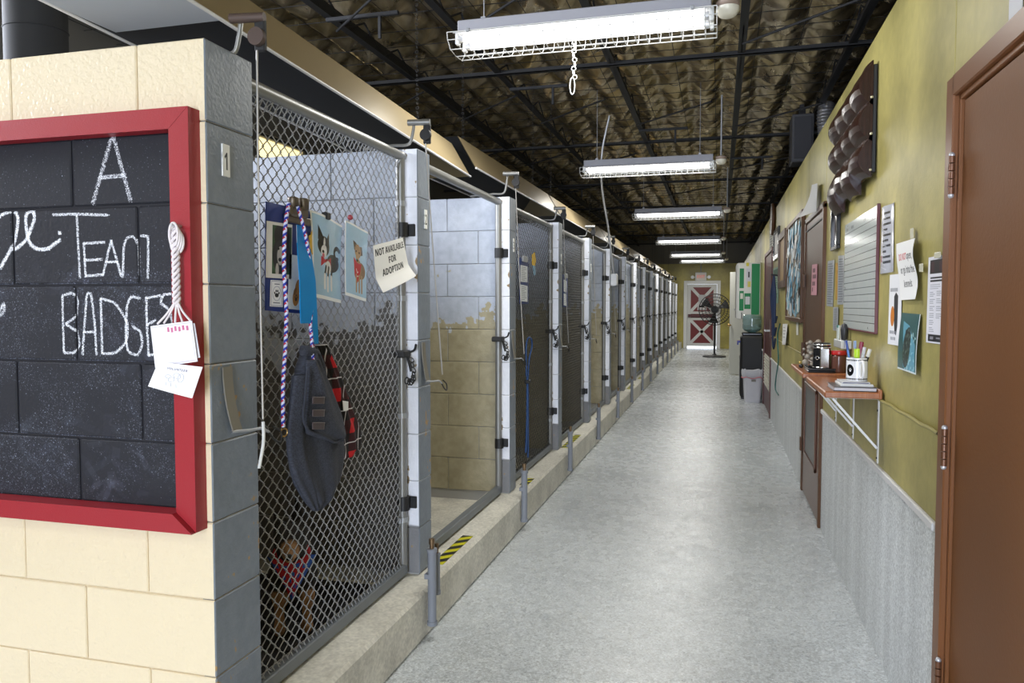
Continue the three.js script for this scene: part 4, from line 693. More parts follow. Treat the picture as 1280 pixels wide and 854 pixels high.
// hanging coats: rows of left and right edges, rounded in section with folds
function coat(rows, X, th, folds, name, mat, parent, ripple = 0.006) {
  const R = 34, S = 30, pos = [], uvs = [], idx = [];
  const L = (f, k) => { const x = f * (rows.length - 1), i = Math.min(rows.length - 2, Math.floor(x)), s = x - i; return mix(rows[i][k], rows[i + 1][k], s); };
  for (let j = 0; j <= R; j++) { const f = j / R, a = onX(L(f, 1), L(f, 0), X), b = onX(L(f, 2), L(f, 0), X), w = (b.D - a.D) / 2, c = (a.D + b.D) / 2; for (let k = 0; k <= S; k++) { const q = k / S * Math.PI * 2, cs = Math.cos(q), sn = Math.sin(q), t = th * Math.min(1, w / 0.08 + 0.25) * Math.pow(Math.abs(sn), 0.7) * Math.sign(sn); pos.push(X + (sn > 0 ? t + ripple * Math.sin(cs * folds + f * 4) * Math.abs(sn) : t * 0.35), (a.Y + b.Y) / 2, -(c - w * cs)); uvs.push(c - w * cs, a.Y); } }
  for (let j = 0; j < R; j++) for (let k = 0; k < S; k++) { const p = j * (S + 1) + k; idx.push(p, p + S + 1, p + 1, p + 1, p + S + 1, p + S + 2); }
  for (const j of [0, R]) for (let k = 1; k < S - 1; k++) { const p = j * (S + 1); idx.push(...(j ? [p, p + k + 1, p + k] : [p, p + k, p + k + 1])); }
  const g = new THREE.BufferGeometry(); g.setAttribute('position', new THREE.BufferAttribute(new Float32Array(pos), 3)); g.setAttribute('uv', new THREE.BufferAttribute(new Float32Array(uvs), 2)); g.setIndex(idx); g.computeVertexNormals();
  return mesh(name, g, mat, parent);
}
const felt = tex(256, 256, 0.12, (u, v) => { const n = fbm(u * 50, v * 50, 301, 3, 50, 50), k = 58 + 40 * (n - 0.5); return [k * 0.95, k, k * 1.18]; });
const plaid = tex(256, 256, [0.11, 0.11], (u, v) => { const b = (x, a, w) => Math.abs(((x - a) % 1 + 1.5) % 1 - 0.5) < w; const bx = b(u, 0.3, 0.3), by = b(v, 0.3, 0.3); let c = bx && by ? [16, 12, 14] : bx || by ? [52, 8, 13] : [190, 20, 30]; if (b(u, 0.3, 0.018) || b(v, 0.3, 0.018)) c = [200, 196, 200]; const n = 18 * (vnoise(u * 90, v * 90, 5, 90, 90) - 0.5); return c.map((k) => k + n); });
{
  const t = thing('plaid_dog_coat', 'red and black plaid dog coat hanging behind the grey one', 'dog coat');
  const m = std('#ffffff', 0.9, { map: plaid, sheen: 0.3 });
  coat([[430, 394, 404], [450, 396, 412], [480, 400, 424], [510, 404, 434], [540, 408, 447], [560, 412, 448], [572, 418, 436]], XH + 0.012, 0.03, 9, 'body', m, t);
  coat([[484, 418, 424], [492, 420, 436], [500, 424, 438], [506, 430, 436]], XH + 0.008, 0.012, 3, 'black_flap', std([0.01, 0.01, 0.011], 0.9), t);
  const a = sheet(XH + 0.05, 1, [[428, 501], [435, 502], [435, 513], [429, 514]], null, { mat: M.paper }); mesh('care_label', a.g, a.m, t);
  settle(t, XH, 0.84, 2.35);
}
{
  const t = thing('grey_dog_coat', 'charcoal grey felt dog coat hanging on the chain-link door', 'dog coat');
  const m = std('#ffffff', 0.95, { map: felt, sheen: 0.4, sheenRoughness: 0.6, bumpMap: fineBump, bumpScale: 0.0006 });
  coat([[434, 380, 390], [442, 376, 393], [458, 370, 398], [480, 366, 402], [510, 363, 410], [540, 360, 420], [570, 361, 426], [592, 367, 424], [610, 376, 420], [625, 384, 408], [638, 391, 395]], XH + 0.02, 0.04, 7, 'body', m, t, 0.008);
  coat([[468, 368, 386], [510, 363, 383], [540, 360, 380], [570, 361, 382], [592, 367, 386], [615, 378, 393], [637, 391, 396]], XH + 0.04, 0.022, 4, 'left_panel', m, t, 0.004);
  coat([[450, 382, 396], [470, 384, 404], [495, 382, 414], [520, 379, 424], [535, 382, 428], [546, 404, 430], [552, 420, 426]], XH + 0.056, 0.024, 5, 'chest_flap', m, t, 0.005);
  coat([[432, 376, 384], [438, 374, 394], [444, 376, 396]], XH + 0.03, 0.03, 2, 'gathered_collar', m, t, 0.003);
  const hem = (pts, X) => mesh('hem', tubeG(pts.map(([u, v]) => { const p = onX(u, v, X); return V(p.X, p.Y, p.D); }), 0.0045, 40, 6), m, t);
  hem([[384, 462], [381, 500], [379, 522], [384, 536], [404, 545], [420, 553], [430, 546]], XH + 0.074); hem([[396, 452], [404, 470], [414, 496], [424, 522], [429, 546]], XH + 0.05); hem([[366, 470], [362, 510], [359, 545], [363, 580], [376, 612], [392, 637]], XH + 0.03);
  for (const [v, u] of [[500, 397], [516, 397], [532, 397]]) { const s = sheet(XH + 0.083, 1, [[u - 7, v - 4], [u + 8, v - 4], [u + 7, v + 5], [u - 7, v + 5]], null, { mat: std([0.07, 0.05, 0.05], 0.35), th: 0.004 }); mesh('fastener_patch', s.g, s.m, t); }
  settle(t, XH, 0.71, 2.18);
}
// ---------------------------------------------------------------- cards and leash on the third and fourth doors
for (const [k, px, lab] of [[2, [[649, 322], [660, 326], [660, 380], [649, 380]], 'narrow blue clipboard with two white cards above the blue leash'], [3, [[703, 343], [709, 346], [709, 384], [703, 384]], 'blue clipboard with two white cards on the fourth kennel door']]) {
  const t = thing('card_clipboard', lab, 'clipboard'), c = px[0][0] + 0.5, e = px[1][0] - 0.8, y = px[0][1], h = px[3][1] - px[0][1];
  const b = sheet(XH, 1, px, null, { th: 0.004, mat: std([0.01, 0.035, 0.18], 0.4) }); mesh('board', b.g, b.m, t);
  const txt = canvasTex(96, 200, (q, w, hh) => { q.fillStyle = '#dfe3e6'; q.fillRect(0, 0, w, hh); q.fillStyle = '#74787e'; for (let i = 0; i < 8; i++) q.fillRect(14, 18 + i * 22, 40 + 28 * rnd(), 6); });
  for (const f of [0.16, 0.58]) { const s = sheet(XH + 0.005, 1, [[c + 1, y + h * f], [e, y + h * f + 2], [e, y + h * (f + 0.36) + 1], [c + 1, y + h * (f + 0.36)]], txt); mesh('white_card', s.g, s.m, t); }
  const q = onX((c + e) / 2, y + 2, XH); mesh('clip', boxG(XH + 0.002, XH + 0.016, q.Y - 0.02, q.Y + 0.02, q.D - 0.06, q.D + 0.06, 0.004), M.galvDull, t); settle(t, XH, 1.4, q.D);
}
{
  const t = thing('yellow_ribbon', 'yellow paper flower with blue tail on the third kennel door', 'ribbon');
  const q = onX(666, 325, XH), sh = new THREE.Shape(); for (let i = 0; i <= 30; i++) { const a = i / 30 * Math.PI * 2, r = 0.05 + 0.006 * Math.cos(a * 5); i ? sh.lineTo(r * 1.05 * Math.cos(a), r * 1.0 * Math.sin(a)) : sh.moveTo(r * 1.05, 0); }
  const g = clean(new THREE.ExtrudeGeometry(sh, { depth: 0.004, bevelEnabled: false })); g.rotateY(Math.PI / 2); mesh('flower', at(g, XH + 0.006, q.Y, q.D), std([0.75, 0.46, 0.02], 0.5), t);
  const p = (u, v, w) => ({ ...onX(u, v, XH + 0.008), w }); ribbon([p(667, 332, 0.03), p(668, 338, 0.034), p(668, 344, 0.02)], 0.03, std([0.2, 0.36, 0.5], 0.5), 'tail', t, 0.003); settle(t, XH, 1.5, q.D);
}
{
  const t = thing('blue_leash', 'looped blue webbing leash hanging on the third kennel door', 'leash');
  const P = (u, v, dx = 0) => { const p = onX(u, v, XH + 0.01 + dx); return V(p.X, p.Y, p.D); }, m = std([0.02, 0.065, 0.19], 0.6);
  mesh('loop', tubeG([P(658, 470), P(658, 430), P(660, 423, 0.006), P(664, 424, 0.01), P(665, 432, 0.01), P(662, 446), P(660, 470), P(660, 500)], 0.006, 60, 8), m, t);
  mesh('tail', tubeG([P(659, 470), P(659, 510), P(658, 550), P(657, 566)], 0.0075, 40, 8), m, t); mesh('second_tail', tubeG([P(660, 475), P(660, 520), P(660, 560), P(660, 572)], 0.007, 40, 8), m, t);
  mesh('black_slide', merge([V(0, 0, 0)].map(() => { const p = onX(659.5, 477, XH + 0.01); return boxG(p.X - 0.016, p.X + 0.018, p.Y - 0.012, p.Y + 0.012, p.D - 0.03, p.D + 0.03, 0.004); })), M.black, t); settle(t, XH, 0.6, 5.2);
}

// ---------------------------------------------------------------- the small dog in the first kennel
{ // black mat added to darken the low part of the first kennel
  const t = thing('added_dark_mat', 'black mat added to darken the floor of the first kennel', 'mat'); mesh('mat', boxG(-2.9, -1.42, 0.145, 0.157, 1.9, 2.98, 0.003), std([0.012, 0.012, 0.013], 0.8), t); for (let i = 0; i < 9; i++) mesh('rib', boxG(-2.88, -1.44, 0.157, 0.161, 1.95 + i * 0.12, 1.97 + i * 0.12, 0.001), std([0.012, 0.012, 0.013], 0.8), t); settle(t, -2.1, 0.145, 2.4);
}
function bodyMesh(bones, lo, hi, cell) {                              // bones: [a, b, ra, rb]; one smooth surface
  const size = Math.max(hi[0] - lo[0], hi[1] - lo[1], hi[2] - lo[2]), res = Math.ceil(size / cell) + 4, mc = new MarchingCubes(res, M.black, false, false, 200000), h = (res - 1) / 2;
  mc.isolation = 0; const c = [0, 1, 2].map((k) => (lo[k] + hi[k]) / 2), half = size / 2 * 1.12;
  for (let z = 0; z < res; z++) for (let y = 0; y < res; y++) for (let x = 0; x < res; x++) {
    const p = [(x - res / 2) / (res / 2) * half + c[0], (y - res / 2) / (res / 2) * half + c[1], (z - res / 2) / (res / 2) * half + c[2]]; let acc = 0;
    for (const [a, b, ra, rb] of bones) { const ab = [b[0] - a[0], b[1] - a[1], b[2] - a[2]], ap = [p[0] - a[0], p[1] - a[1], p[2] - a[2]], L = ab[0] ** 2 + ab[1] ** 2 + ab[2] ** 2, t = L ? clamp((ap[0] * ab[0] + ap[1] * ab[1] + ap[2] * ab[2]) / L) : 0, d = Math.hypot(ap[0] - ab[0] * t, ap[1] - ab[1] * t, ap[2] - ab[2] * t) - mix(ra, rb, t); acc += Math.exp(-d * 90); }
    mc.field[z * res * res + y * res + x] = Math.log(acc + 1e-30) / 90;
  }
  mc.update(); void h;
  const n = mc.count, g = new THREE.BufferGeometry(), P = mc.positionArray.slice(0, n * 3), N = mc.normalArray.slice(0, n * 3);
  for (let i = 0; i < n; i++) for (let k = 0; k < 3; k++) P[i * 3 + k] = P[i * 3 + k] * half + c[k];
  g.setAttribute('position', new THREE.BufferAttribute(P, 3)); g.setAttribute('normal', new THREE.BufferAttribute(N, 3)); return uvMetres(g);
}
{
  const t = thing('dog', 'small dark dog with tan legs wearing red and blue bandana behind chain-link', 'dog');
  // local frame: +x towards the dog's head, y up, z to its left; feet at y = 0
  const leg = (x, z, hind) => (hind ? [[[x, 0.2, z], [x + 0.03, 0.14, z], 0.04, 0.028], [[x + 0.03, 0.14, z], [x - 0.035, 0.085, z], 0.026, 0.015], [[x - 0.035, 0.085, z], [x - 0.02, 0.016, z], 0.014, 0.013], [[x - 0.02, 0.014, z], [x + 0.018, 0.012, z], 0.014, 0.013]] : [[[x, 0.2, z], [x - 0.015, 0.12, z], 0.034, 0.02], [[x - 0.015, 0.12, z], [x - 0.005, 0.02, z], 0.018, 0.013], [[x - 0.005, 0.014, z], [x + 0.022, 0.012, z], 0.014, 0.013]]);
  const bones = [[[0.1, 0.22, 0], [-0.04, 0.225, 0], 0.068, 0.06], [[-0.04, 0.225, 0], [-0.15, 0.235, 0], 0.058, 0.052], [[0.12, 0.24, 0], [0.17, 0.31, 0], 0.052, 0.038], [[0.17, 0.31, 0], [0.2, 0.345, 0], 0.038, 0.045], [[0.2, 0.345, 0], [0.225, 0.34, 0], 0.047, 0.04], [[0.235, 0.332, 0], [0.29, 0.318, 0], 0.026, 0.017], [[-0.18, 0.25, 0], [-0.25, 0.31, 0], 0.016, 0.011], [[-0.25, 0.31, 0], [-0.24, 0.37, 0], 0.011, 0.006], ...leg(0.11, 0.045), ...leg(0.11, -0.045), ...leg(-0.15, 0.045, 1), ...leg(-0.15, -0.045, 1)];
  for (const s of [-1, 1]) bones.push([[0.185, 0.38, s * 0.032], [0.18, 0.43, s * 0.05], 0.018, 0.005]);
  const bg = bodyMesh(bones, [-0.27, -0.01, -0.12], [0.31, 0.44, 0.12], 0.0062), bp0 = bg.attributes.position, bc = new Float32Array(bp0.count * 3);   // black coat with tan legs and muzzle
  for (let i = 0; i < bp0.count; i++) { const x = bp0.getX(i), y = bp0.getY(i), z = bp0.getZ(i), tan = Math.max(sstep(0.165, 0.15, y + 0.02 * fbm(x * 40, z * 40, 9, 2)), sstep(0.258, 0.268, x)); bc.set(mix3([0.02, 0.017, 0.015], [0.4, 0.22, 0.11], tan), i * 3); }
  bg.setAttribute('color', new THREE.BufferAttribute(bc, 3));
  mesh('body', bg, std('#ffffff', 0.85, { vertexColors: true, bumpMap: fineBump, bumpScale: 0.002 }), t);
  const band = []; for (let i = 0; i <= 16; i++) { const a = i / 16 * Math.PI * 2; band.push(new THREE.Vector3(0.152 + 0.032 * Math.cos(a) * 0.4, 0.285 + 0.03 * -Math.cos(a), 0.05 * Math.sin(a))); }
  mesh('bandana_roll', tubeG(band, 0.014, 40, 8, true), std([0.42, 0.012, 0.02], 0.8), t);
  const bib = []; const Nn = 10; const bp = (i, j) => { const f = j / Nn, w = (1 - f) * 0.075 + 0.004, s = (i / Nn) * 2 - 1; return [0.168 + 0.03 * Math.sqrt(Math.max(0, 1 - s * s)) + 0.012 * f - 0.02 * f * f, 0.285 - 0.14 * f + 0.006 * Math.sin(s * 7), s * w]; };
  const red = [], blue = []; for (let j = 0; j < Nn; j++) for (let i = 0; i < Nn; i++) { const a = bp(i, j), b = bp(i + 1, j), c = bp(i + 1, j + 1), d = bp(i, j + 1), dst = ((i + 2 * j) % 5 === 0 || i === 0 || i === Nn - 1 || j === Nn - 1) ? blue : red; dst.push([a, d, c, b]); const o = (p) => [p[0] - 0.003, p[1], p[2]]; dst.push([a, b, c, d].map(o)); }
  mesh('bandana', quadsToGeo(red), std([0.46, 0.012, 0.02], 0.8), t); mesh('bandana_trim', quadsToGeo(blue), std([0.02, 0.09, 0.4], 0.8), t); void bib;
  for (const s of [-1, 1]) mesh('eye', new THREE.SphereGeometry(0.0075, 10, 8).translate(0.245, 0.352, s * 0.024), M.blackGloss, t);
  mesh('nose', new THREE.SphereGeometry(0.011, 10, 8).translate(0.302, 0.322, 0), M.black, t);
  t.scale.setScalar(1.08); t.position.copy(V(-1.56, 0.164, 2.55)); t.rotation.y = -Math.PI / 2 + 0.5;
}
// ---------------------------------------------------------------- doors in the right-hand wall
{ // brown steel door beside the viewer
  const t = structGroup('door_1', 'brown steel door with brown frame beside the wainscot');
  const { a, b, h } = D1;
  mesh('frame', merge([boxG(XR - 0.018, XR + 0.1, 0, h + 0.028, b - 0.012, b + 0.055, 0.004), boxG(XR - 0.018, XR + 0.1, 0, h + 0.028, a - 0.055, a + 0.012, 0.004), boxG(XR - 0.018, XR + 0.1, h - 0.03, h + 0.03, a, b, 0.004)]), M.brownFrame, t);
  mesh('door_stop', merge([boxG(XR - 0.004, XR + 0.09, 0, h - 0.03, b - 0.03, b - 0.012, 0.002), boxG(XR - 0.004, XR + 0.09, h - 0.045, h - 0.03, a + 0.02, b - 0.02, 0.002)]), M.brownFrame, t);
  mesh('leaf', boxG(XR + 0.004, XR + 0.048, 0.01, h - 0.048, a + 0.03, b - 0.034, 0.003), M.brown, t);
  for (const y of [0.33, 0.98, 1.72]) { const hg = mesh('hinge', merge([0, 1, 2, 3, 4].map((i) => rodG(V(XR - 0.02, y - 0.05 + i * 0.021, b - 0.022), V(XR - 0.02, y - 0.032 + i * 0.021, b - 0.022), 0.0085, 10))), std([0.16, 0.07, 0.035], 0.28, { metalness: 0.3 }), t); mesh('pin_tip', merge([at(new THREE.SphereGeometry(0.008, 8, 6), XR - 0.02, y + 0.055, b - 0.022), at(new THREE.SphereGeometry(0.008, 8, 6), XR - 0.02, y - 0.053, b - 0.022)]), M.galv, hg); }
  mesh('lever_handle', merge([rodG(V(XR + 0.004, 1.0, a + 0.1), V(XR - 0.05, 1.0, a + 0.1), 0.011, 10), rodG(V(XR - 0.045, 1.0, a + 0.1), V(XR - 0.045, 1.0, a + 0.21), 0.009, 10)]), M.galv, t);
}
{ // dutch door: upper and lower leaf
  const t = structGroup('door_2', 'dark brown dutch door behind the wooden shelves'), { a, b, h } = D2;
  mesh('frame', merge([boxG(XR - 0.02, XR + 0.1, 0, h + 0.03, b, b + 0.06, 0.004), boxG(XR - 0.02, XR + 0.1, 0, h + 0.03, a - 0.05, a, 0.004), boxG(XR - 0.02, XR + 0.1, h, h + 0.04, a - 0.05, b + 0.06, 0.004)]), M.darkBrown, t);
  mesh('upper_leaf', boxG(XR - 0.012, XR + 0.03, 1.0, h - 0.004, a + 0.004, b - 0.004, 0.004), M.darkBrown, t);
  mesh('top_groove_strip', boxG(XR - 0.018, XR - 0.012, h - 0.06, h - 0.05, a + 0.02, b - 0.02), M.black, t);
  const low = mesh('lower_leaf', boxG(XR - 0.012, XR + 0.03, 0.012, 0.99, a + 0.004, b - 0.004, 0.004), std([0.11, 0.045, 0.024], 0.32), t);
  mesh('panel_molding', merge([boxG(XR - 0.024, XR - 0.012, 0.8, 0.83, a + 0.14, b - 0.14, 0.004), boxG(XR - 0.024, XR - 0.012, 0.3, 0.33, a + 0.14, b - 0.14, 0.004), boxG(XR - 0.024, XR - 0.012, 0.3, 0.83, a + 0.14, a + 0.17, 0.004), boxG(XR - 0.024, XR - 0.012, 0.3, 0.83, b - 0.17, b - 0.14, 0.004)]), std([0.12, 0.05, 0.028], 0.3), low);
  mesh('grey_panel', boxG(XR - 0.015, XR - 0.012, 0.33, 0.8, a + 0.17, b - 0.17), std([0.12, 0.12, 0.115], 0.4), low);
  for (const y of [0.35, 1.05, 1.55]) mesh('hinge', boxG(XR - 0.034, XR - 0.018, y - 0.05, y + 0.05, b - 0.02, b + 0.025, 0.003), M.darkBrown, t);
}
{ // far brown door with louvre
  const t = structGroup('door_3', 'red-brown door with pale louvre beyond the wainscot'), { a, b, h } = D3;
  mesh('frame', merge([boxG(XR - 0.02, XR + 0.1, 0, h + 0.05, a - 0.06, a, 0.004), boxG(XR - 0.02, XR + 0.1, 0, h + 0.05, b, b + 0.06, 0.004), boxG(XR - 0.02, XR + 0.1, h, h + 0.05, a, b, 0.004)]), std([0.1, 0.025, 0.02], 0.4), t);
  mesh('leaf', boxG(XR - 0.005, XR + 0.035, 0.01, h, a, b, 0.003), std([0.085, 0.02, 0.018], 0.4), t);
  const lv = mesh('louvre', boxG(XR - 0.013, XR - 0.005, 0.3, 0.72, a + 0.15, b - 0.15, 0.002), std([0.62, 0.6, 0.52], 0.5), t);
  for (let i = 0; i < 10; i++) mesh('slat', boxG(XR - 0.022, XR - 0.012, 0.32 + i * 0.039, 0.338 + i * 0.039, a + 0.18, b - 0.18, 0.002), std([0.62, 0.6, 0.52], 0.5), lv);
  mesh('lever_handle', merge([rodG(V(XR - 0.005, 1.06, a + 0.12), V(XR - 0.07, 1.06, a + 0.12), 0.014, 8), rodG(V(XR - 0.065, 1.06, a + 0.12), V(XR - 0.065, 1.06, a + 0.26), 0.012, 8)]), M.galv, t);
  mesh('handle_plate', boxG(XR - 0.012, XR - 0.005, 0.98, 1.2, a + 0.08, a + 0.16, 0.002), M.whitePaint, t);
}
{ // pale unpainted patch over the brown door
  const s = sheet(XR - 0.002, -1, [[1262, 0], [1279, -8], [1279, 30], [1261, 44]], null, { mat: std([0.62, 0.63, 0.66], 0.5) }); tag(mesh('wall_patch', s.g, s.m), 'pale grey sheet on wall above brown door', 'sheet');
}
// ---------------------------------------------------------------- things on the olive wall
function paper(name, label, cat, px, w, h, draw, o = {}) { const s = sheet(XR - 0.0035 - (o.off ?? 0), -1, px, canvasTex(w, h, draw), o); return tag(mesh(name, s.g, s.m), label, cat); }
const lines = (c, x, y, w, n, gap, col = '#8a8c92', th = 3) => { c.fillStyle = col; for (let i = 0; i < n; i++) c.fillRect(x, y + i * gap, w * (0.6 + 0.4 * rnd()), th); };
{ // whiteboard
  const t = thing('whiteboard', 'ruled whiteboard with black lines screwed to olive wall', 'whiteboard'), q = [[1060, 280], [1100.6, 256.4], [1098, 414], [1056.8, 410.5]];
  const P = q.map(([u, v]) => onX(u, v, XR)), d0 = 3.35, d1 = 4.165, y0 = 1.26, y1 = 1.775; void P;
  const map = canvasTex(1024, 640, (c, w, h) => { c.fillStyle = '#c4cbca'; c.fillRect(0, 0, w, h); spots(c, w, h, ['#bcc4c4', '#ccd2d0', '#c0c8ca'], 120, 0.25); c.fillStyle = '#3a4046'; for (let i = 0; i < 15; i++) c.fillRect(0, 62 + i * 38, w, 3); c.font = 'italic 26px serif'; c.fillStyle = '#39404a'; c.fillText('Name', 60, 46); c.fillText('Kennel', 240, 46); c.fillText('Notes', 640, 46); for (let i = 0; i < 5; i++) c.fillRect(860, 24 + i * 8, 90, 2); c.fillRect(30, 390, 26, 9); for (const [x, y] of [[110, 622], [830, 622], [110, 18], [870, 18]]) ell(c, x, y, 6, 6, 0, '#3c3f42'); });
  const g = boxG(XR - 0.012, XR - 0.001, y0, y1, d0, d1, 0.002), p = g.attributes.position; for (let i = 0; i < p.count; i++) g.attributes.uv.setXY(i, (d1 + p.getZ(i)) / (d1 - d0), (p.getY(i) - y0) / (y1 - y0));
  mesh('board', g, std('#ffffff', 0.14, { map }), t);
  mesh('edge_strip', merge([boxG(XR - 0.014, XR - 0.001, y0 - 0.004, y1 + 0.004, d0 - 0.003, d0, 0.001), boxG(XR - 0.014, XR - 0.001, y0 - 0.006, y0, d0, d1, 0.001)]), std([0.12, 0.02, 0.03], 0.4), t); settle(t, XR, y0, (d0 + d1) / 2);
}
paper('typed_notice', 'glossy sleeved typed notice right against the whiteboard', 'notice', [[1102.7, 260], [1117.4, 253], [1116.4, 339.6], [1100.6, 343]], 256, 320, (c, w, h) => { c.fillStyle = '#c3c6d2'; c.fillRect(0, 0, w, h); c.fillStyle = '#33353d'; for (let i = 0; i < 9; i++) { c.fillRect(60, 30 + i * 26, 60 + 80 * rnd(), 10); } c.fillStyle = '#a2474f'; c.fillRect(16, 232, 40, 34); c.fillStyle = '#33353d'; c.fillRect(70, 262, 120, 12); for (let i = 0; i < 14; i++) { c.strokeStyle = '#e9ebf2'; c.lineWidth = 3; c.beginPath(); c.moveTo(rr(10, 90), i * 22); c.lineTo(rr(60, 130), i * 22 + 18); c.stroke(); } }, { rough: 0.25, coat: 0.5, bend: (a, b) => 0.004 * Math.sin(a * 6) });
paper('warning_notice', 'curling white notice reading DO NOT open, or go into the kennels', 'notice', [[1123, 305], [1150, 297.7], [1150.7, 374], [1128, 375.4]], 384, 288, (c, w, h) => { c.fillStyle = '#eeeeee'; c.fillRect(0, 0, w, h); c.font = 'bold 46px sans-serif'; c.fillStyle = '#c23a42'; c.fillText('DO NOT', 56, 92); c.fillStyle = '#2c2c30'; c.fillText('open,', 236, 92); c.fillText('or go into the', 62, 158); c.fillText('kennels.', 100, 226); }, { bend: (a, b) => 0.006 + 0.005 * Math.sin(b * 6.5) * (0.4 + a) + 0.008 * a, off: 0.002 });
paper('picture_sheet', 'white sheet with tall black shape and orange oval below the warning notice', 'notice', [[1112.8, 343.7], [1128, 342], [1125.7, 432.8], [1110, 430]], 224, 320, (c, w, h) => { c.fillStyle = '#e6e7ec'; c.fillRect(0, 0, w, h); c.fillStyle = '#83868f'; for (let i = 0; i < 8; i++) c.fillRect(24 + i * 17, 62, 12, 16); poly(c, [[96, 100], [128, 82], [168, 98], [166, 230], [146, 276], [118, 266], [98, 190]], '#2a2b31'); ell(c, 72, 190, 34, 46, 0, '#c9761b'); c.fillStyle = '#83868f'; for (let i = 0; i < 7; i++) c.fillRect(30 + i * 17, 256, 12, 14); for (let i = 0; i < 5; i++) c.fillRect(50 + i * 18, 284, 12, 14); });
paper('water_picture', 'blue-green picture of a dark spotted shape in rippled water', 'picture', [[1127.6, 391], [1151, 393], [1149, 468.7], [1125.7, 460.5]], 320, 288, (c, w, h) => { c.fillStyle = '#2f5a58'; c.fillRect(0, 0, w, h); poly(c, [[60, 40], [170, 60], [290, 150], [300, 288], [120, 288]], '#63a3b8'); for (let i = 0; i < 60; i++) { c.strokeStyle = i % 2 ? '#b9e0e8' : '#4a9dbf'; c.lineWidth = 8; const x = rr(90, 300), y = rr(80, 285); c.beginPath(); c.moveTo(x, y); c.lineTo(x + rr(-18, 18), y + rr(6, 22)); c.stroke(); } c.save(); c.translate(150, 170); c.rotate(0.25); ell(c, 0, 0, 62, 104, 0, '#22332f'); for (let i = 0; i < 60; i++) { c.globalAlpha = 0.8; ell(c, rr(-50, 50), rr(-90, 90), rr(3, 9), rr(3, 12), rnd(), i % 3 ? '#6b8075' : '#101817'); } c.globalAlpha = 1; c.restore(); c.fillStyle = '#dfe8ea'; c.fillRect(0, h - 8, w, 8); c.fillRect(w - 8, 0, 8, h); }, { rough: 0.3, bend: (a, b) => 0.006 * Math.sin(b * 3) + 0.008 * b * b, off: 0.002 });
paper('price_list', 'white two-column leaflet with black header beside brown door frame', 'leaflet', [[1161.3, 322], [1184.3, 318], [1180.3, 431], [1158, 428]], 320, 416, (c, w, h) => { c.fillStyle = '#e7e7f0'; c.fillRect(0, 0, w, h); c.fillStyle = '#1b171b'; c.fillRect(36, 16, 248, 66); c.fillStyle = '#3b1c22'; c.fillRect(52, 24, 60, 50); c.fillRect(200, 24, 60, 50); c.fillStyle = '#26262c'; c.fillRect(46, 98, 216, 8); c.fillRect(46, 112, 222, 9); lines(c, 46, 134, 190, 3, 9, '#a0a1ab', 3); for (let k = 0; k < 6; k++) { lines(c, 46, 170 + k * 34, 96, 3, 9, '#8f919c', 3); if (k < 4) lines(c, 166, 166 + k * 36, 100, 3, 9, '#8f919c', 3); } c.fillStyle = '#1b1b20'; c.fillRect(34, 374, 250, 34); c.fillStyle = '#8d8d96'; c.fillRect(70, 384, 60, 14); c.fillRect(180, 386, 70, 8); }, { rough: 0.45 });
for (const [px, lab] of [[[[1168, 316], [1176, 315], [1176, 322], [1168, 323]], 'clear tape piece on top of the two-column leaflet'], [[[1149, 330], [1154, 329], [1154, 340], [1149, 340]], 'clear tape piece at edge of the DO NOT notice'], [[[1138, 286], [1142, 285], [1142, 303], [1138, 303]], 'strip of clear tape above the DO NOT notice']]) { const s = sheet(XR - 0.0125, -1, px, null, { mat: std([0.68, 0.66, 0.5], 0.2), th: 0.0006 }); tag(mesh('clear_tape', s.g, s.m), lab, 'tape'); }
function frameThing(name, label, cat, px, mat, inner, o = {}) {       // framed picture on the wall
  const P = px.map(([u, v]) => onX(u, v, XR)), d1 = (P[0].D + P[3].D) / 2, d0 = (P[1].D + P[2].D) / 2, y1 = (P[0].Y + P[1].Y) / 2, y0 = (P[2].Y + P[3].Y) / 2, f = o.f ?? 0.03, t = thing(name, label, cat);
  const th = o.th ?? 0.022; for (const [a, b, c, e] of [[d0, d1, y1 - f, y1], [d0, d1, y0, y0 + f], [d0, d0 + f, y0 + f, y1 - f], [d1 - f, d1, y0 + f, y1 - f]]) mesh('frame_side', boxG(XR - th, XR - 0.001, c, e, a, b, 0.003), mat, t);
  const g = boxG(XR - th * 0.5, XR - 0.001, y0 + f, y1 - f, d0 + f, d1 - f), p = g.attributes.position; for (let i = 0; i < p.count; i++) g.attributes.uv.setXY(i, (d1 - f + p.getZ(i)) / (d1 - d0 - 2 * f), (p.getY(i) - y0 - f) / (y1 - y0 - 2 * f));
  mesh('picture', g, inner.isMaterial ? inner : std('#ffffff', o.rough ?? 0.3, { map: inner }), t); settle(t, XR, y0, (d0 + d1) / 2); return { t, d0, d1, y0, y1 };
}
frameThing('small_frame', 'narrow glossy framed picture between dutch door and whiteboard', 'picture frame', [[1043, 250], [1051.8, 246], [1051, 311], [1044, 313]], M.blackGloss, canvasTex(96, 160, (c, w, h) => { c.fillStyle = '#3c2c2a'; c.fillRect(0, 0, w, h); spots(c, w, h, ['#53413c', '#1d1516', '#8a6d55', '#46506a'], 60, 0.7); }), { f: 0.02, rough: 0.12 });
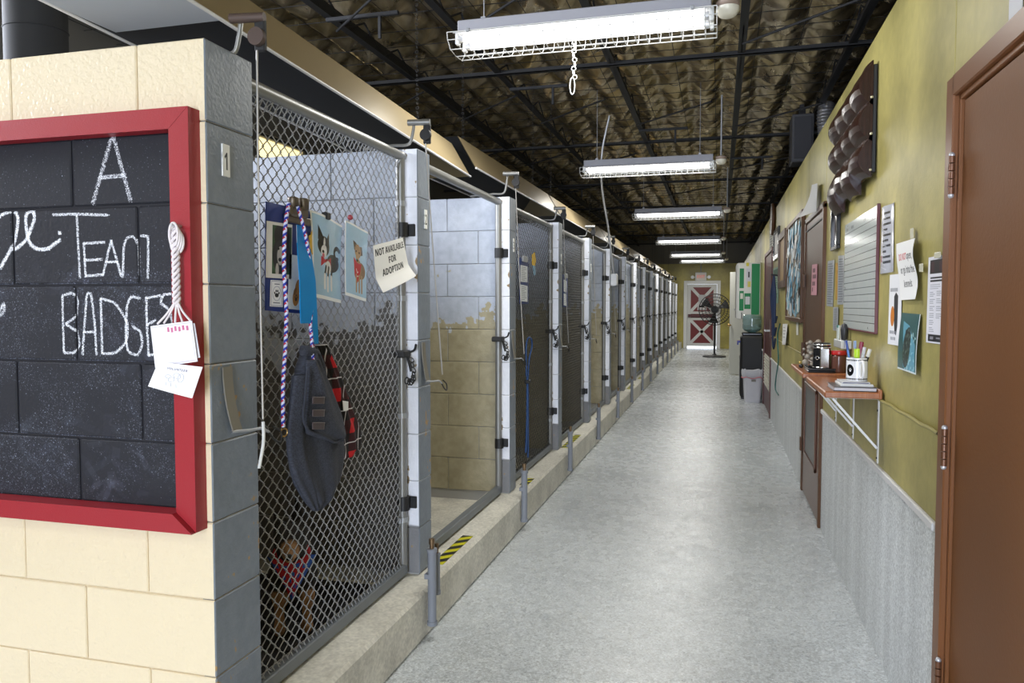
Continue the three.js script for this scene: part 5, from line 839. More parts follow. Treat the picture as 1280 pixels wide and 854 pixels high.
for (const [px, lab, seedv] of [[[[1035.5, 326.6], [1043, 325], [1041, 383.7], [1034, 382.5]], 'grey typed sheet nearest the dutch door', 1], [[[1048.8, 319.8], [1056, 319], [1055, 380.5], [1047.5, 381]], 'grey typed sheet tucked against the left of whiteboard', 2], [[[1042, 384], [1048.8, 384], [1048, 414], [1041.5, 413]], 'lower grey typed sheet under the two others', 3]]) paper('typed_sheet', lab, 'paper', px, 160, 256, (c, w, h) => { c.fillStyle = '#a7acb1'; c.fillRect(0, 0, w, h); lines(c, 14, 16, 130, 18, 13, '#60656c', 6); }, { rough: 0.3, bend: (a) => 0.003 * Math.sin(a * 5 + seedv) });
paper('yellow_slip', 'slim yellow slip between two grey typed sheets', 'paper', [[1044.6, 329], [1047.4, 328.5], [1047.2, 375], [1044.4, 375]], 32, 128, (c, w, h) => { c.fillStyle = '#b58a2a'; c.fillRect(0, 0, w, h); spots(c, w, h, ['#8a6a1c', '#c9a03c'], 12); });
{ const s = sheet(XR - 0.016, -1, [[1015.4, 331], [1021.7, 330], [1021, 369], [1014, 369]], canvasTex(64, 200, (c, w, h) => { c.fillStyle = '#c98f98'; c.fillRect(0, 0, w, h); c.fillStyle = '#4a2c34'; for (const [y, n] of [[26, 3], [66, 4], [112, 3], [150, 1]]) for (let i = 0; i < n; i++) c.fillRect(12 + i * 11, y, 8, 26); })); tag(mesh('pink_sign', s.g, s.m), 'pink sign with dark lettering taped on the dutch door', 'sign'); }
{ // curled paper over the dutch door
  const s = sheet(XR - 0.012, -1, [[1019, 231], [1026, 229], [1024.5, 264], [1015, 272]], null, { mat: std([0.62, 0.62, 0.6], 0.6), bend: (a, b) => 0.02 + 0.07 * b * b * (1 - a) }); tag(mesh('curled_paper', s.g, s.m), 'curling white paper strip over the dutch door', 'paper');
}
{ // wall of glossy brown curved wooden tiles, three rows of four
  const t = thing('tile_panel', 'dark panel carrying three rows of glossy curved brown tiles', 'wall panel');
  const d0 = 3.46, d1 = 4.36, cw = (d1 - d0) / 4, yT = 2.365, rh = 0.148;
  mesh('backing', boxG(XR - 0.02, XR - 0.001, yT - 3 * rh, yT, d0, d1, 0.004), M.black, t);
  mesh('rail', merge([0, 1, 2].map((r) => boxG(XR - 0.03, XR - 0.02, yT - (r + 1) * rh + 0.004, yT - (r + 1) * rh + 0.014, d0 - 0.02, d1, 0.002))), std([0.5, 0.46, 0.3], 0.3, { metalness: 0.5 }), t);
  const wood = std('#ffffff', 0.24, { map: woodTex([34, 17, 14], [56, 29, 23], 601, [0.12, 0.4]), specularIntensity: 0.7 });
  for (let r = 0; r < 3; r++) for (let c = 0; c < 4; c++) {
    const A = d0 + c * cw - 0.012, B = A + cw + 0.02, y1 = yT - r * rh + 0.012, hgt = rh + 0.024 + (r === 2 ? 0.03 * (c % 2) + 0.012 * c : 0), N = 8, q = [];
    const pt = (i, j, off) => { const f = j / N, s = (i / N) * 2 - 1; return ry(XR - (off ? 0.024 + 0.05 * Math.sin(Math.PI * Math.pow(f, 1.3)) + 0.012 * (1 - s * s) : 0.02), y1 - hgt * f - 0.008 * s * s * f, mix(A, B, i / N)); };
    for (let j = 0; j < N; j++) for (let i = 0; i < N; i++) { q.push([pt(i, j, 0.005), pt(i + 1, j, 0.005), pt(i + 1, j + 1, 0.005), pt(i, j + 1, 0.005)].reverse()); q.push([pt(i, j, 0), pt(i + 1, j, 0), pt(i + 1, j + 1, 0), pt(i, j + 1, 0)]); if (j === N - 1) q.push([pt(i, N, 0), pt(i + 1, N, 0), pt(i + 1, N, 0.005), pt(i, N, 0.005)]); }
    for (let j = 0; j < N; j++) { q.push([pt(0, j, 0), pt(0, j + 1, 0), pt(0, j + 1, 0.005), pt(0, j, 0.005)]); q.push([pt(N, j, 0), pt(N, j, 0.005), pt(N, j + 1, 0.005), pt(N, j + 1, 0)]); }
    mesh('tile', quadsToGeo(q), wood, t);
  }
  settle(t, XR, yT - 3 * rh, (d0 + d1) / 2);
}
{ // collage of snapshots in a wooden frame: each snapshot a print of its own
  const px = [[988, 280], [1007.4, 264.7], [1005, 403.5], [985, 400]];
  const { t, d0, d1, y0, y1 } = frameThing('collage_board', 'framed collage of many overlapping blue and white snapshots', 'picture frame', px, M.darkBrown, std([0.3, 0.24, 0.16], 0.7), { f: 0.035, th: 0.03 });
  const mats = ['#d9e0e4', '#7fb2c4', '#3d3a38', '#eeeeea', '#8c7a66', '#5d97b4', '#b9c3c8', '#2b2d30'].map((k) => std(k, 0.35)); const g = boxG(-0.0015, 0.0015, -0.055, 0.055, -0.04, 0.04);
  for (let i = 0; i < 170; i++) { const m = mesh('snapshot', g, mats[Math.floor(rnd() * mats.length)], t); m.position.set(-0.017 - 0.012 * rnd(), rr(y0 + 0.09, y1 - 0.09) - y0, -(rr(d0 + 0.09, d1 - 0.09) - (d0 + d1) / 2)); m.rotation.set(rr(-0.5, 0.5), rr(-0.08, 0.08), rr(-0.12, 0.05)); }
}
frameThing('carved_frame', 'carved wooden frame with tan picture beside the collage', 'picture frame', [[977, 292], [985, 288], [985, 358], [976.6, 361.6]], std([0.09, 0.05, 0.03], 0.4), std([0.36, 0.24, 0.12], 0.5), { f: 0.07, th: 0.035 });
frameThing('dark_frame', 'dark framed white certificate near the round clock', 'picture frame', [[969, 288], [975, 285], [975, 322], [969, 326]], M.blackGloss, std([0.6, 0.58, 0.55], 0.4), { f: 0.05 });
paper('pale_notice', 'pale notice on wall below the round clock', 'notice', [[962, 276], [967.5, 272], [967.5, 318], [962, 322]], 64, 128, (c, w, h) => { c.fillStyle = '#a5a59a'; c.fillRect(0, 0, w, h); lines(c, 8, 12, 46, 12, 9, '#6a6a66', 4); });
{ const t = thing('wall_clock', 'round dark-rimmed clock high on the olive wall', 'clock'), q = onX(968.5, 274, XR), r = 0.19; const g = latheG([[0, 0.03], [r * 0.9, 0.03], [r * 0.96, 0.042], [r, 0.03], [r, 0], [0, 0]], 32); g.rotateZ(Math.PI / 2); mesh('rim', at(g, XR - 0.001, q.Y, q.D), M.darkBrown, t); const f = clean(new THREE.CylinderGeometry(r * 0.88, r * 0.88, 0.004, 32)); f.rotateZ(Math.PI / 2); mesh('face', at(f, XR - 0.034, q.Y, q.D), std([0.6, 0.58, 0.52], 0.4), t); mesh('hands', merge([boxG(XR - 0.039, XR - 0.037, q.Y - 0.01, q.Y + 0.12, q.D - 0.006, q.D + 0.006), boxG(XR - 0.039, XR - 0.037, q.Y - 0.008, q.Y + 0.008, q.D, q.D + 0.09)]), M.black, t); settle(t, XR, q.Y, q.D); }
paper('green_poster', 'pale green poster behind the hanging leashes', 'poster', [[966.6, 336], [973, 333], [973, 379], [966.6, 380]], 96, 192, (c, w, h) => { c.fillStyle = '#8fb09a'; c.fillRect(0, 0, w, h); c.fillStyle = '#2f5d45'; c.fillRect(8, 10, w - 16, 30); lines(c, 10, 56, 74, 10, 12, '#55705f', 5); });
paper('white_leaflet_stack', 'white leaflet hanging low below the collage', 'leaflet', [[980, 405], [986, 405], [986.2, 431], [982, 431]], 64, 128, (c, w, h) => { c.fillStyle = '#d8d8d8'; c.fillRect(0, 0, w, h); lines(c, 10, 20, 40, 4, 20, '#9a9a9a', 5); }, { bend: (a, b) => 0.01 + 0.02 * b });
paper('light_switch_label', 'slim white strip on wall by the dutch door', 'label', [[995.5, 403], [998, 403], [998, 419], [995.5, 419]], 24, 64, (c, w, h) => { c.fillStyle = '#d9d9d2'; c.fillRect(0, 0, w, h); });
{ // leashes on hooks
  const t = thing('hanging_leashes', 'bunch of dark blue leashes hanging from a wall hook', 'leashes'), m = std([0.01, 0.025, 0.08], 0.6), q = onX(975, 345, XR);
  mesh('hook', rodG(V(XR, q.Y, q.D), V(XR - 0.09, q.Y + 0.015, q.D), 0.01, 6), M.black, t);
  for (let i = 0; i < 4; i++) { const dd = q.D - 0.14 + i * 0.09, L = 0.5 + 0.14 * (i % 3); mesh('leash', tubeG([V(XR - 0.06, q.Y, q.D), V(XR - 0.05 - 0.01 * i, q.Y - L * 0.4, mix(q.D, dd, 0.7)), V(XR - 0.05, q.Y - L, dd), V(XR - 0.03, q.Y - L * 0.86, dd + 0.05)], 0.01, 30, 6), m, t); }
  settle(t, XR, q.Y - 0.6, q.D);
  const p = (u, v) => { const k = onX(u, v, XR - 0.03); return V(k.X, k.Y, k.D); };
  tag(mesh('teal_cord', tubeG([p(975, 405), p(972, 420), p(973, 450), p(970, 472), p(969, 484), p(973, 494)], 0.0065, 50, 6), std([0.02, 0.14, 0.13], 0.6)), 'teal cord dangling down over the far wainscot', 'cord');
}
// ---------------------------------------------------------------- wooden shelves on white brackets
const shelfWood = std('#ffffff', 0.32, { map: woodTex([142, 84, 48], [176, 112, 70], 701, [0.35, 0.6]) });
const SY = 1.032;
{
  const t = thing('wooden_shelf', 'brown wooden shelf on white brackets holding the mug', 'shelf');
  mesh('board', boxG(0.405, XR - 0.01, SY - 0.025, SY, 3.2, 3.86, 0.004), shelfWood, t);
  mesh('back_cleat', boxG(XR - 0.02, XR - 0.008, SY - 0.025, SY + 0.012, 3.19, 3.86, 0.003), shelfWood, t); settle(t, 0.52, SY - 0.025, 3.55);
  const u = thing('wooden_shelf', 'brown wooden shelf holding the black canister and tray', 'shelf');
  mesh('board', boxG(0.392, XR - 0.01, SY - 0.012, SY + 0.012, 3.9, 4.5, 0.004), shelfWood, u); settle(u, 0.5, SY - 0.012, 4.2);
}
[[3.25, 'white steel shelf bracket under end of the mug shelf'], [3.82, 'white steel shelf bracket under the joint of the two shelves'], [4.36, 'white steel shelf bracket under the canister shelf']].forEach(([d, lab], i) => {
  const t = thing('shelf_bracket', lab, 'bracket', 'shelf brackets'), yT = (i === 2 ? SY - 0.012 : SY - 0.025), yB = 0.748;
  mesh('upright', boxG(XR - 0.012, XR - 0.008, yB, yT, d - 0.012, d + 0.012, 0.001), M.whitePaint, t);
  mesh('arm', boxG(0.42, XR - 0.008, yT - 0.005, yT, d - 0.012, d + 0.012, 0.001), M.whitePaint, t);
  mesh('strut', beamG(V(0.44, yT - 0.006, d), V(XR - 0.014, yB + 0.06, d), 0.024, 0.009), M.whitePaint, t);
  for (const y of [yB + 0.02, yT - 0.05]) { const g = clean(new THREE.CylinderGeometry(0.004, 0.004, 0.003, 8)); g.rotateZ(Math.PI / 2); mesh('screw', at(g, XR - 0.0135, y, d), M.steelDark, t); }
  settle(t, XR - 0.01, yB, d);
});
{ // things on the mug shelf
  const b = { X: 0.54, D: 3.32 };
  const nb = thing('notebook', 'thin dark notebook with pale pages at bottom of the stack', 'notebook'); mesh('cover', merge([boxG(0.44, 0.598, SY + 0.0005, SY + 0.003, 3.22, 3.41, 0.001), boxG(0.44, 0.598, SY + 0.0005 + 0.014, SY + 0.017, 3.22, 3.41, 0.001)]), std([0.03, 0.028, 0.035], 0.3), nb); mesh('pages', boxG(0.444, 0.596, SY + 0.003, SY + 0.014, 3.223, 3.407), std([0.6, 0.58, 0.62], 0.5), nb); settle(nb, 0.52, SY, 3.36);
  const pads = thing('note_pads', 'stack of white note pads under the white mug', 'note pads'); mesh('lower_pad', boxG(0.47, 0.59, SY + 0.017, SY + 0.026, 3.25, 3.4, 0.001), M.paper, pads); mesh('upper_pad', boxG(0.475, 0.58, SY + 0.026, SY + 0.034, 3.26, 3.39, 0.001), std([0.62, 0.62, 0.66], 0.6), pads); mesh('printed_edge', boxG(0.48, 0.575, SY + 0.029, SY + 0.032, 3.258, 3.26), std([0.05, 0.05, 0.12], 0.5), pads); settle(pads, 0.53, SY + 0.017, 3.36);
  const y = SY + 0.034, mug = thing('mug', 'white mug with black paw emblem holding pens', 'mug');
  const mt = canvasTex(512, 160, (c, w, h) => { c.fillStyle = '#ececee'; c.fillRect(0, 0, w, h); for (const yy of [10, 138]) { c.fillStyle = '#1a1a1c'; for (let i = 0; i < 52; i++) c.fillRect(i * 10, yy, 6, 12); c.fillRect(0, yy + 3, w, 2); } for (const x of [40, 296, 552]) { ell(c, x, 84, 34, 40, 0, '#131315'); paw(c, x + 4, 82, 17, '#e6e6e8'); } });
  const mg = latheG([[0.0, 0.004], [0.036, 0.004], [0.037, 0], [0.04, 0.003], [0.04, 0.092], [0.0385, 0.094], [0.036, 0.092], [0.036, 0.01], [0, 0.008]], 36); for (let i = 0; i < mg.attributes.position.count; i++) mg.attributes.uv.setY(i, mg.attributes.position.getY(i) / 0.094);
  mesh('body', at(mg, b.X, y, b.D, -1.36), std('#ffffff', 0.18, { map: mt }), mug);
  mesh('handle', tubeG([V(b.X + 0.005, y + 0.078, b.D - 0.038), V(b.X + 0.012, y + 0.08, b.D - 0.062), V(b.X + 0.014, y + 0.05, b.D - 0.07), V(b.X + 0.012, y + 0.02, b.D - 0.06), V(b.X + 0.005, y + 0.016, b.D - 0.037)], 0.006, 30, 8), std([0.82, 0.82, 0.83], 0.2), mug); settle(mug, b.X, y, b.D);
  const pen = (name, lab, dx, dd, len, r, col, cap, tilt) => { const t = thing(name, lab, 'pen', 'pens in the mug'), A = V(b.X + dx * 0.5, y + 0.012, b.D + dd * 0.5), B = V(b.X + dx + tilt, y + 0.012 + len, b.D + dd * 1.25), Q = A.clone().lerp(B, 0.74); mesh('barrel', rodG(A, Q, r, 10), std(col, 0.3), t); mesh('cap', rodG(Q, B, r * 1.12, 10, r * 1.02), std(cap, 0.3), t); if (r < 0.006) mesh('clip', boxG(B.x - r - 0.003, B.x - r - 0.0015, B.y - 0.03, B.y, -B.z - 0.0015, -B.z + 0.0015), std(cap, 0.3), t); settle(t, A.x, A.y, -A.z); };
  pen('ballpoint_pen', 'light blue capped pen at the rim of the mug', -0.03, 0.012, 0.15, 0.0045, [0.1, 0.25, 0.6], [0.02, 0.06, 0.3], -0.01);
  pen('ballpoint_pen', 'dark blue ballpoint pen beside the highlighter', -0.008, 0.022, 0.148, 0.0045, [0.03, 0.06, 0.3], [0.3, 0.42, 0.7], 0.004);
  pen('marker', 'dark red marker leaning in the mug', 0.006, 0.01, 0.145, 0.008, [0.3, 0.02, 0.06], [0.22, 0.01, 0.04], 0.012);
  pen('highlighter', 'yellow-green highlighter standing in the mug', -0.004, -0.014, 0.118, 0.0105, [0.45, 0.7, 0.02], [0.5, 0.75, 0.04], 0);
  pen('marker', 'white marker with grey cap in the mug', 0.014, -0.004, 0.125, 0.007, [0.7, 0.7, 0.72], [0.55, 0.55, 0.58], 0.012);
  pen('marker', 'black marker with white cap leaning right in the mug', 0.022, -0.016, 0.118, 0.0068, [0.02, 0.02, 0.022], [0.65, 0.64, 0.6], 0.022);
}
{ // things on the canister shelf
  const y = SY + 0.012, c = onY(1040, 462, y);
  const tray = thing('black_tray', 'flat black tray under the metal canister', 'tray'); mesh('base', boxG(0.42, 0.545, y, y + 0.012, 3.92, 4.12, 0.004), M.blackGloss, tray); mesh('rim', merge([boxG(0.42, 0.545, y + 0.012, y + 0.022, 3.92, 3.926, 0.001), boxG(0.42, 0.426, y + 0.012, y + 0.022, 3.926, 4.12, 0.001), boxG(0.426, 0.545, y + 0.012, y + 0.022, 4.114, 4.12, 0.001)]), M.blackGloss, tray); settle(tray, 0.48, y, 4.02);
  const cn = thing('metal_canister', 'black and chrome lidded canister on the black tray', 'canister'), X = 0.49, D = 4.0, r = 0.04; void c;
  mesh('body', at(latheG([[0, 0], [r, 0], [r + 0.001, 0.004], [r, 0.1], [r - 0.003, 0.104], [0, 0.104]], 32), X, y + 0.012, D), std([0.02, 0.02, 0.022], 0.18, { metalness: 0.3 }), cn);
  mesh('chrome_band', merge([0.006, 0.104, 0.118].map((h) => at(latheG([[r - 0.001, 0], [r + 0.003, 0.002], [r + 0.003, 0.007], [r - 0.001, 0.009]], 32), X, y + 0.012 + h, D))), std([0.75, 0.75, 0.76], 0.12, { metalness: 1 }), cn);
  mesh('lid', at(latheG([[0, 0.104], [r, 0.104], [r, 0.128], [r - 0.004, 0.132], [0, 0.134]], 32), X, y + 0.012, D), std([0.03, 0.03, 0.032], 0.18, { metalness: 0.5 }), cn);
  mesh('side_strip', boxG(X - 0.012, X + 0.03, y + 0.016, y + 0.118, D - r - 0.002, D - r + 0.006, 0.003), std([0.7, 0.7, 0.72], 0.12, { metalness: 1 }), cn); mesh('silver_emblem', at(clean(new THREE.TorusGeometry(0.008, 0.002, 6, 14)), X - 0.024, y + 0.07, D - r + 0.004, -0.5), std([0.7, 0.7, 0.7], 0.2, { metalness: 1 }), cn);
  settle(cn, X, y + 0.012, D);
  const bead = thing('bead_ornament', 'string of pale bone-coloured beads draped beside the canister', 'ornament'), bm = std([0.3, 0.265, 0.22], 0.5); for (let i = 0; i < 16; i++) { const f = i / 15; mesh('bead', at(new THREE.IcosahedronGeometry(0.007 + 0.004 * (i % 3), 1), 0.435 + 0.02 * Math.sin(i * 1.9) + (f > 0.75 ? 0.04 * (f - 0.75) * 4 : 0), y + 0.02 + 0.12 * Math.min(1, f * 1.2), 4.085 + 0.016 * Math.cos(i * 2.3)), bm, bead); } settle(bead, 0.44, y, 4.05);
  const sm = thing('trinket', 'tiny black and gold trinket on canister shelf', 'trinket'); mesh('body', at(new THREE.IcosahedronGeometry(0.012, 1), 0.415, y + 0.012, 4.2), M.blackGloss, sm); mesh('gold_part', merge([at(new THREE.IcosahedronGeometry(0.009, 1), 0.432, y + 0.009, 4.18), at(new THREE.IcosahedronGeometry(0.007, 1), 0.41, y + 0.03, 4.21)]), std([0.6, 0.42, 0.12], 0.3, { metalness: 0.8 }), sm); settle(sm, 0.415, y, 4.2);
  const jar = thing('red_lid_jar', 'brown jar with red lid behind the mug', 'jar'), jx = 0.565, jd = 3.98; mesh('jar', at(latheG([[0, 0], [0.034, 0], [0.036, 0.006], [0.036, 0.078], [0.031, 0.088], [0, 0.088]], 28), jx, y, jd), std([0.14, 0.06, 0.045], 0.15), jar); mesh('lid', at(latheG([[0, 0.086], [0.036, 0.086], [0.037, 0.09], [0.037, 0.104], [0.034, 0.107], [0, 0.107]], 28), jx, y, jd), std([0.5, 0.02, 0.02], 0.3), jar); settle(jar, jx, y, jd);
  const bh = thing('leaflet_holder', 'small wall holder with white leaflets above the canister', 'holder'); mesh('tray', boxG(XR - 0.05, XR - 0.002, 1.16, 1.2, 3.95, 4.2, 0.003), std([0.6, 0.62, 0.62], 0.2), bh); settle(bh, XR - 0.02, 1.16, 4.07);
  [[4.15, [0.62, 0.68, 0.66], 'white leaflet with teal edge in the wall holder'], [4.08, [0.66, 0.66, 0.68], 'white leaflet in middle of the wall holder'], [4.0, [0.03, 0.03, 0.035], 'black comb-like brush in the wall holder']].forEach(([d, col, lab], i) => { const L = thing(i === 2 ? 'brush' : 'leaflet', lab, i === 2 ? 'brush' : 'leaflet'); mesh('sheet', i === 2 ? at(latheG([[0, 0], [0.014, 0.004], [0.017, 0.05], [0.012, 0.078], [0, 0.084]], 14), XR - 0.03, 1.2, d) : boxG(XR - 0.04 + i * 0.008, XR - 0.034 + i * 0.008, 1.2, 1.27, d - 0.035, d + 0.03, 0.001), std(col, 0.4), L); if (!i) mesh('teal_edge', boxG(XR - 0.0405, XR - 0.0335, 1.258, 1.2705, d - 0.034, d + 0.029), std([0.05, 0.28, 0.24], 0.4), L); settle(L, XR - 0.03, 1.2, d); });
}
// ---------------------------------------------------------------- further down the corridor
{ // white cabinet hung on the wall, its side covered with green sheets
  const t = thing('wall_cabinet', 'white wall cabinet with green paper sheets pinned on its side', 'cabinet'), d = 12.45, a = onD(922, 360, d).X, y1 = onD(937, 328.5, d).Y, y0 = onD(937, 399, d).Y;
  mesh('body', boxG(a, XR - 0.002, y0, y1, d, d + 0.9, 0.008), std([0.62, 0.62, 0.6], 0.45), t);
  for (let i = 0; i < 2; i++) { const dr = mesh('door', boxG(a - 0.016, a - 0.001, y0 + 0.01, y1 - 0.01, d + 0.01 + i * 0.445, d + 0.44 + i * 0.445, 0.003), std([0.6, 0.6, 0.58], 0.4), t); mesh('knob', at(clean(new THREE.SphereGeometry(0.014, 10, 8)), a - 0.03, y0 + 0.15, d + (i ? 0.5 : 0.4)), M.galv, dr); }
  const W = XR - a, H = y1 - y0, S = (x0, x1, v0, v1, col, name, off = 0.003) => mesh(name, boxG(a + W * x0, a + W * x1, y1 - H * v1, y1 - H * v0, d - off, d - 0.0005, 0.0008), std(col, 0.6), t);
  const G = [0.01, 0.2, 0.07]; S(0.08, 0.27, 0.1, 0.45, G, 'green_sheet'); S(0.08, 0.27, 0.5, 0.85, G, 'green_sheet'); S(0.3, 0.58, 0.54, 0.82, G, 'green_sheet'); S(0.6, 0.95, 0.02, 0.98, G, 'green_sheet', 0.005);
  S(0.36, 0.56, 0.1, 0.42, [0.55, 0.55, 0.62], 'white_sheet', 0.006); S(0.34, 0.54, 0.6, 0.74, [0.6, 0.6, 0.66], 'white_sheet', 0.006); S(0.12, 0.24, 0.54, 0.64, [0.65, 0.65, 0.6], 'white_sheet', 0.006); S(0.45, 0.51, 0.16, 0.26, [0.02, 0.02, 0.025], 'black_photo', 0.008); S(0.36, 0.48, 0.0, 0.06, [0.6, 0.52, 0.05], 'yellow_note', 0.008); S(0.43, 0.56, 0.33, 0.43, [0.6, 0.54, 0.12], 'yellow_note', 0.008); S(0.17, 0.21, 0.88, 0.99, [0.08, 0.08, 0.08], 'dark_slip', 0.006);
  settle(t, (a + XR) / 2, y0, d);
}
{ // water cooler
  const t = thing('water_cooler', 'black water cooler with clear blue bottle beside the bin', 'water cooler'), d0 = 11.55, d1 = 11.95, a = onD(925.5, 450, d0).X, b = a + 0.325, cx = (a + b) / 2, cd = (d0 + d1) / 2;
  mesh('cabinet', boxG(a, b, 0.02, 0.93, d0, d1, 0.03), std([0.008, 0.008, 0.009], 0.55), t); mesh('base', boxG(a + 0.02, b - 0.02, 0, 0.03, d0 + 0.02, d1 - 0.02), M.black, t);
  mesh('top_collar', boxG(a + 0.02, b - 0.02, 0.93, 0.975, d0 + 0.03, d1 - 0.03, 0.015), M.blackGloss, t); mesh('side_trim', boxG(a - 0.008, a + 0.004, 0.1, 0.62, d0 + 0.03, d1 - 0.03, 0.006), std([0.03, 0.03, 0.035], 0.2), t);
  for (const x of [-0.05, 0.05]) mesh('tap', merge([boxG(a - 0.045, a, 0.82, 0.85, cd + x - 0.012, cd + x + 0.012, 0.004), boxG(a - 0.045, a - 0.025, 0.79, 0.82, cd + x - 0.01, cd + x + 0.01)]), x < 0 ? std([0.02, 0.05, 0.3], 0.4) : std([0.3, 0.02, 0.02], 0.4), t);
  const bt = mesh('bottle', at(latheG([[0.03, 0], [0.05, 0.01], [0.12, 0.04], [0.135, 0.07], [0.135, 0.13], [0.128, 0.14], [0.135, 0.15], [0.135, 0.24], [0.12, 0.27], [0, 0.275]], 32), cx, 0.965, cd), std([0.5, 0.64, 0.65], 0.06, { transmission: 0.75, thickness: 0 }), t);
  mesh('water', at(latheG([[0, 0.012], [0.048, 0.014], [0.116, 0.044], [0.13, 0.072], [0.13, 0.12], [0, 0.12]], 28), cx, 0.965, cd), std([0.6, 0.75, 0.78], 0.05, { transmission: 0.9, thickness: 0.1, ior: 1.33 }), bt);
  settle(t, cx, 0, cd);
}
{ // waste bin with a liner
  const t = thing('waste_bin', 'white rectangular waste bin with plastic liner and red drawstring', 'waste bin'), c = { X: 0.47, D: 11.28 }, H = 0.41;
  const ring = (y, w, l, r) => { const p = []; for (let i = 0; i < 32; i++) { const a = i / 32 * Math.PI * 2, cs = Math.cos(a), sn = Math.sin(a); p.push([c.X + w * Math.sign(cs) * Math.pow(Math.abs(cs), 0.35), y, -(c.D + l * Math.sign(sn) * Math.pow(Math.abs(sn), 0.35))]); } return p; };
  const loft = (rs) => { const q = []; for (let j = 0; j + 1 < rs.length; j++) for (let i = 0; i < 32; i++) { const k = (i + 1) % 32; q.push([rs[j][i], rs[j + 1][i], rs[j + 1][k], rs[j][k]].reverse()); } return q; };
  const body = loft([ring(0, 0.11, 0.1), ring(H, 0.135, 0.12), ring(H + 0.008, 0.138, 0.124), ring(H, 0.13, 0.115), ring(0.01, 0.105, 0.095)]); body.push(ring(0, 0.11, 0.1).reverse());
  mesh('bin', quadsToGeo(body.map((p) => p.slice().reverse())), std([0.62, 0.62, 0.66], 0.45, { side: THREE.DoubleSide }), t);
  const wob = (r, s) => r.map(([x, y, z], i) => [x + 0.007 * Math.sin(i * 2.3 + s), y + 0.012 * Math.sin(i * 1.7 + s), z + 0.006 * Math.cos(i * 1.9)]);
  mesh('liner', quadsToGeo(loft([wob(ring(H - 0.06, 0.142, 0.128), 0), wob(ring(H - 0.02, 0.148, 0.134), 1), wob(ring(H + 0.02, 0.147, 0.132), 2), wob(ring(H + 0.045, 0.142, 0.126), 3), wob(ring(H + 0.01, 0.124, 0.108), 2)])), std([0.75, 0.76, 0.8], 0.25, { transmission: 0.35, thickness: 0, side: THREE.DoubleSide }), t);
  mesh('drawstring', tubeG([...wob(ring(H - 0.055, 0.147, 0.133), 1)].filter((_, i) => i % 2 === 0).map((p) => new THREE.Vector3(...p)), 0.006, 80, 5, true), std([0.6, 0.16, 0.18], 0.5), t);
  mesh('sticker', boxG(c.X - 0.02, c.X + 0.04, H - 0.11, H - 0.08, c.D - 0.128, c.D - 0.118), std([0.2, 0.18, 0.15], 0.5), t);
  settle(t, c.X, 0, c.D);
}
{ // white door standing open
  const t = thing('open_white_door', 'white door standing open behind the water cooler', 'door'), A = V(0.6, 0, 15.25), B = V(0.215, 0, 15.75), g = boxG(-0.32, 0.32, 0.02, 2.03, -0.02, 0.02, 0.004);
  const dir = B.clone().sub(A), L = dir.length(), m = new THREE.Group(); void m; g.scale(L / 0.64, 1, 1); g.rotateY(Math.atan2(-dir.z, dir.x)); const c = A.clone().add(B).multiplyScalar(0.5); g.translate(c.x, 0, c.z); mesh('leaf', g, std([0.62, 0.62, 0.56], 0.45), t);
  const k = A.clone().lerp(B, 0.92), n = new THREE.Vector3(dir.z, 0, -dir.x).normalize(); for (const s of [-1, 1]) { const kn = at(clean(new THREE.SphereGeometry(0.03, 12, 8)), k.x + n.x * 0.07 * s, 0.98, -(k.z + n.z * 0.07 * s)); mesh('knob', kn, M.brass, t); mesh('knob_neck', rodG(new THREE.Vector3(k.x + n.x * 0.02 * s, 0.98, k.z + n.z * 0.02 * s), new THREE.Vector3(k.x + n.x * 0.06 * s, 0.98, k.z + n.z * 0.06 * s), 0.012, 8), M.brass, t); }
  for (const y of [0.3, 1.7]) mesh('hinge', rodG(new THREE.Vector3(A.x + 0.005, y, A.z), new THREE.Vector3(A.x + 0.005, y + 0.1, A.z), 0.01, 8), M.galv, t);
  settle(t, c.x, 0.02, -c.z);
}
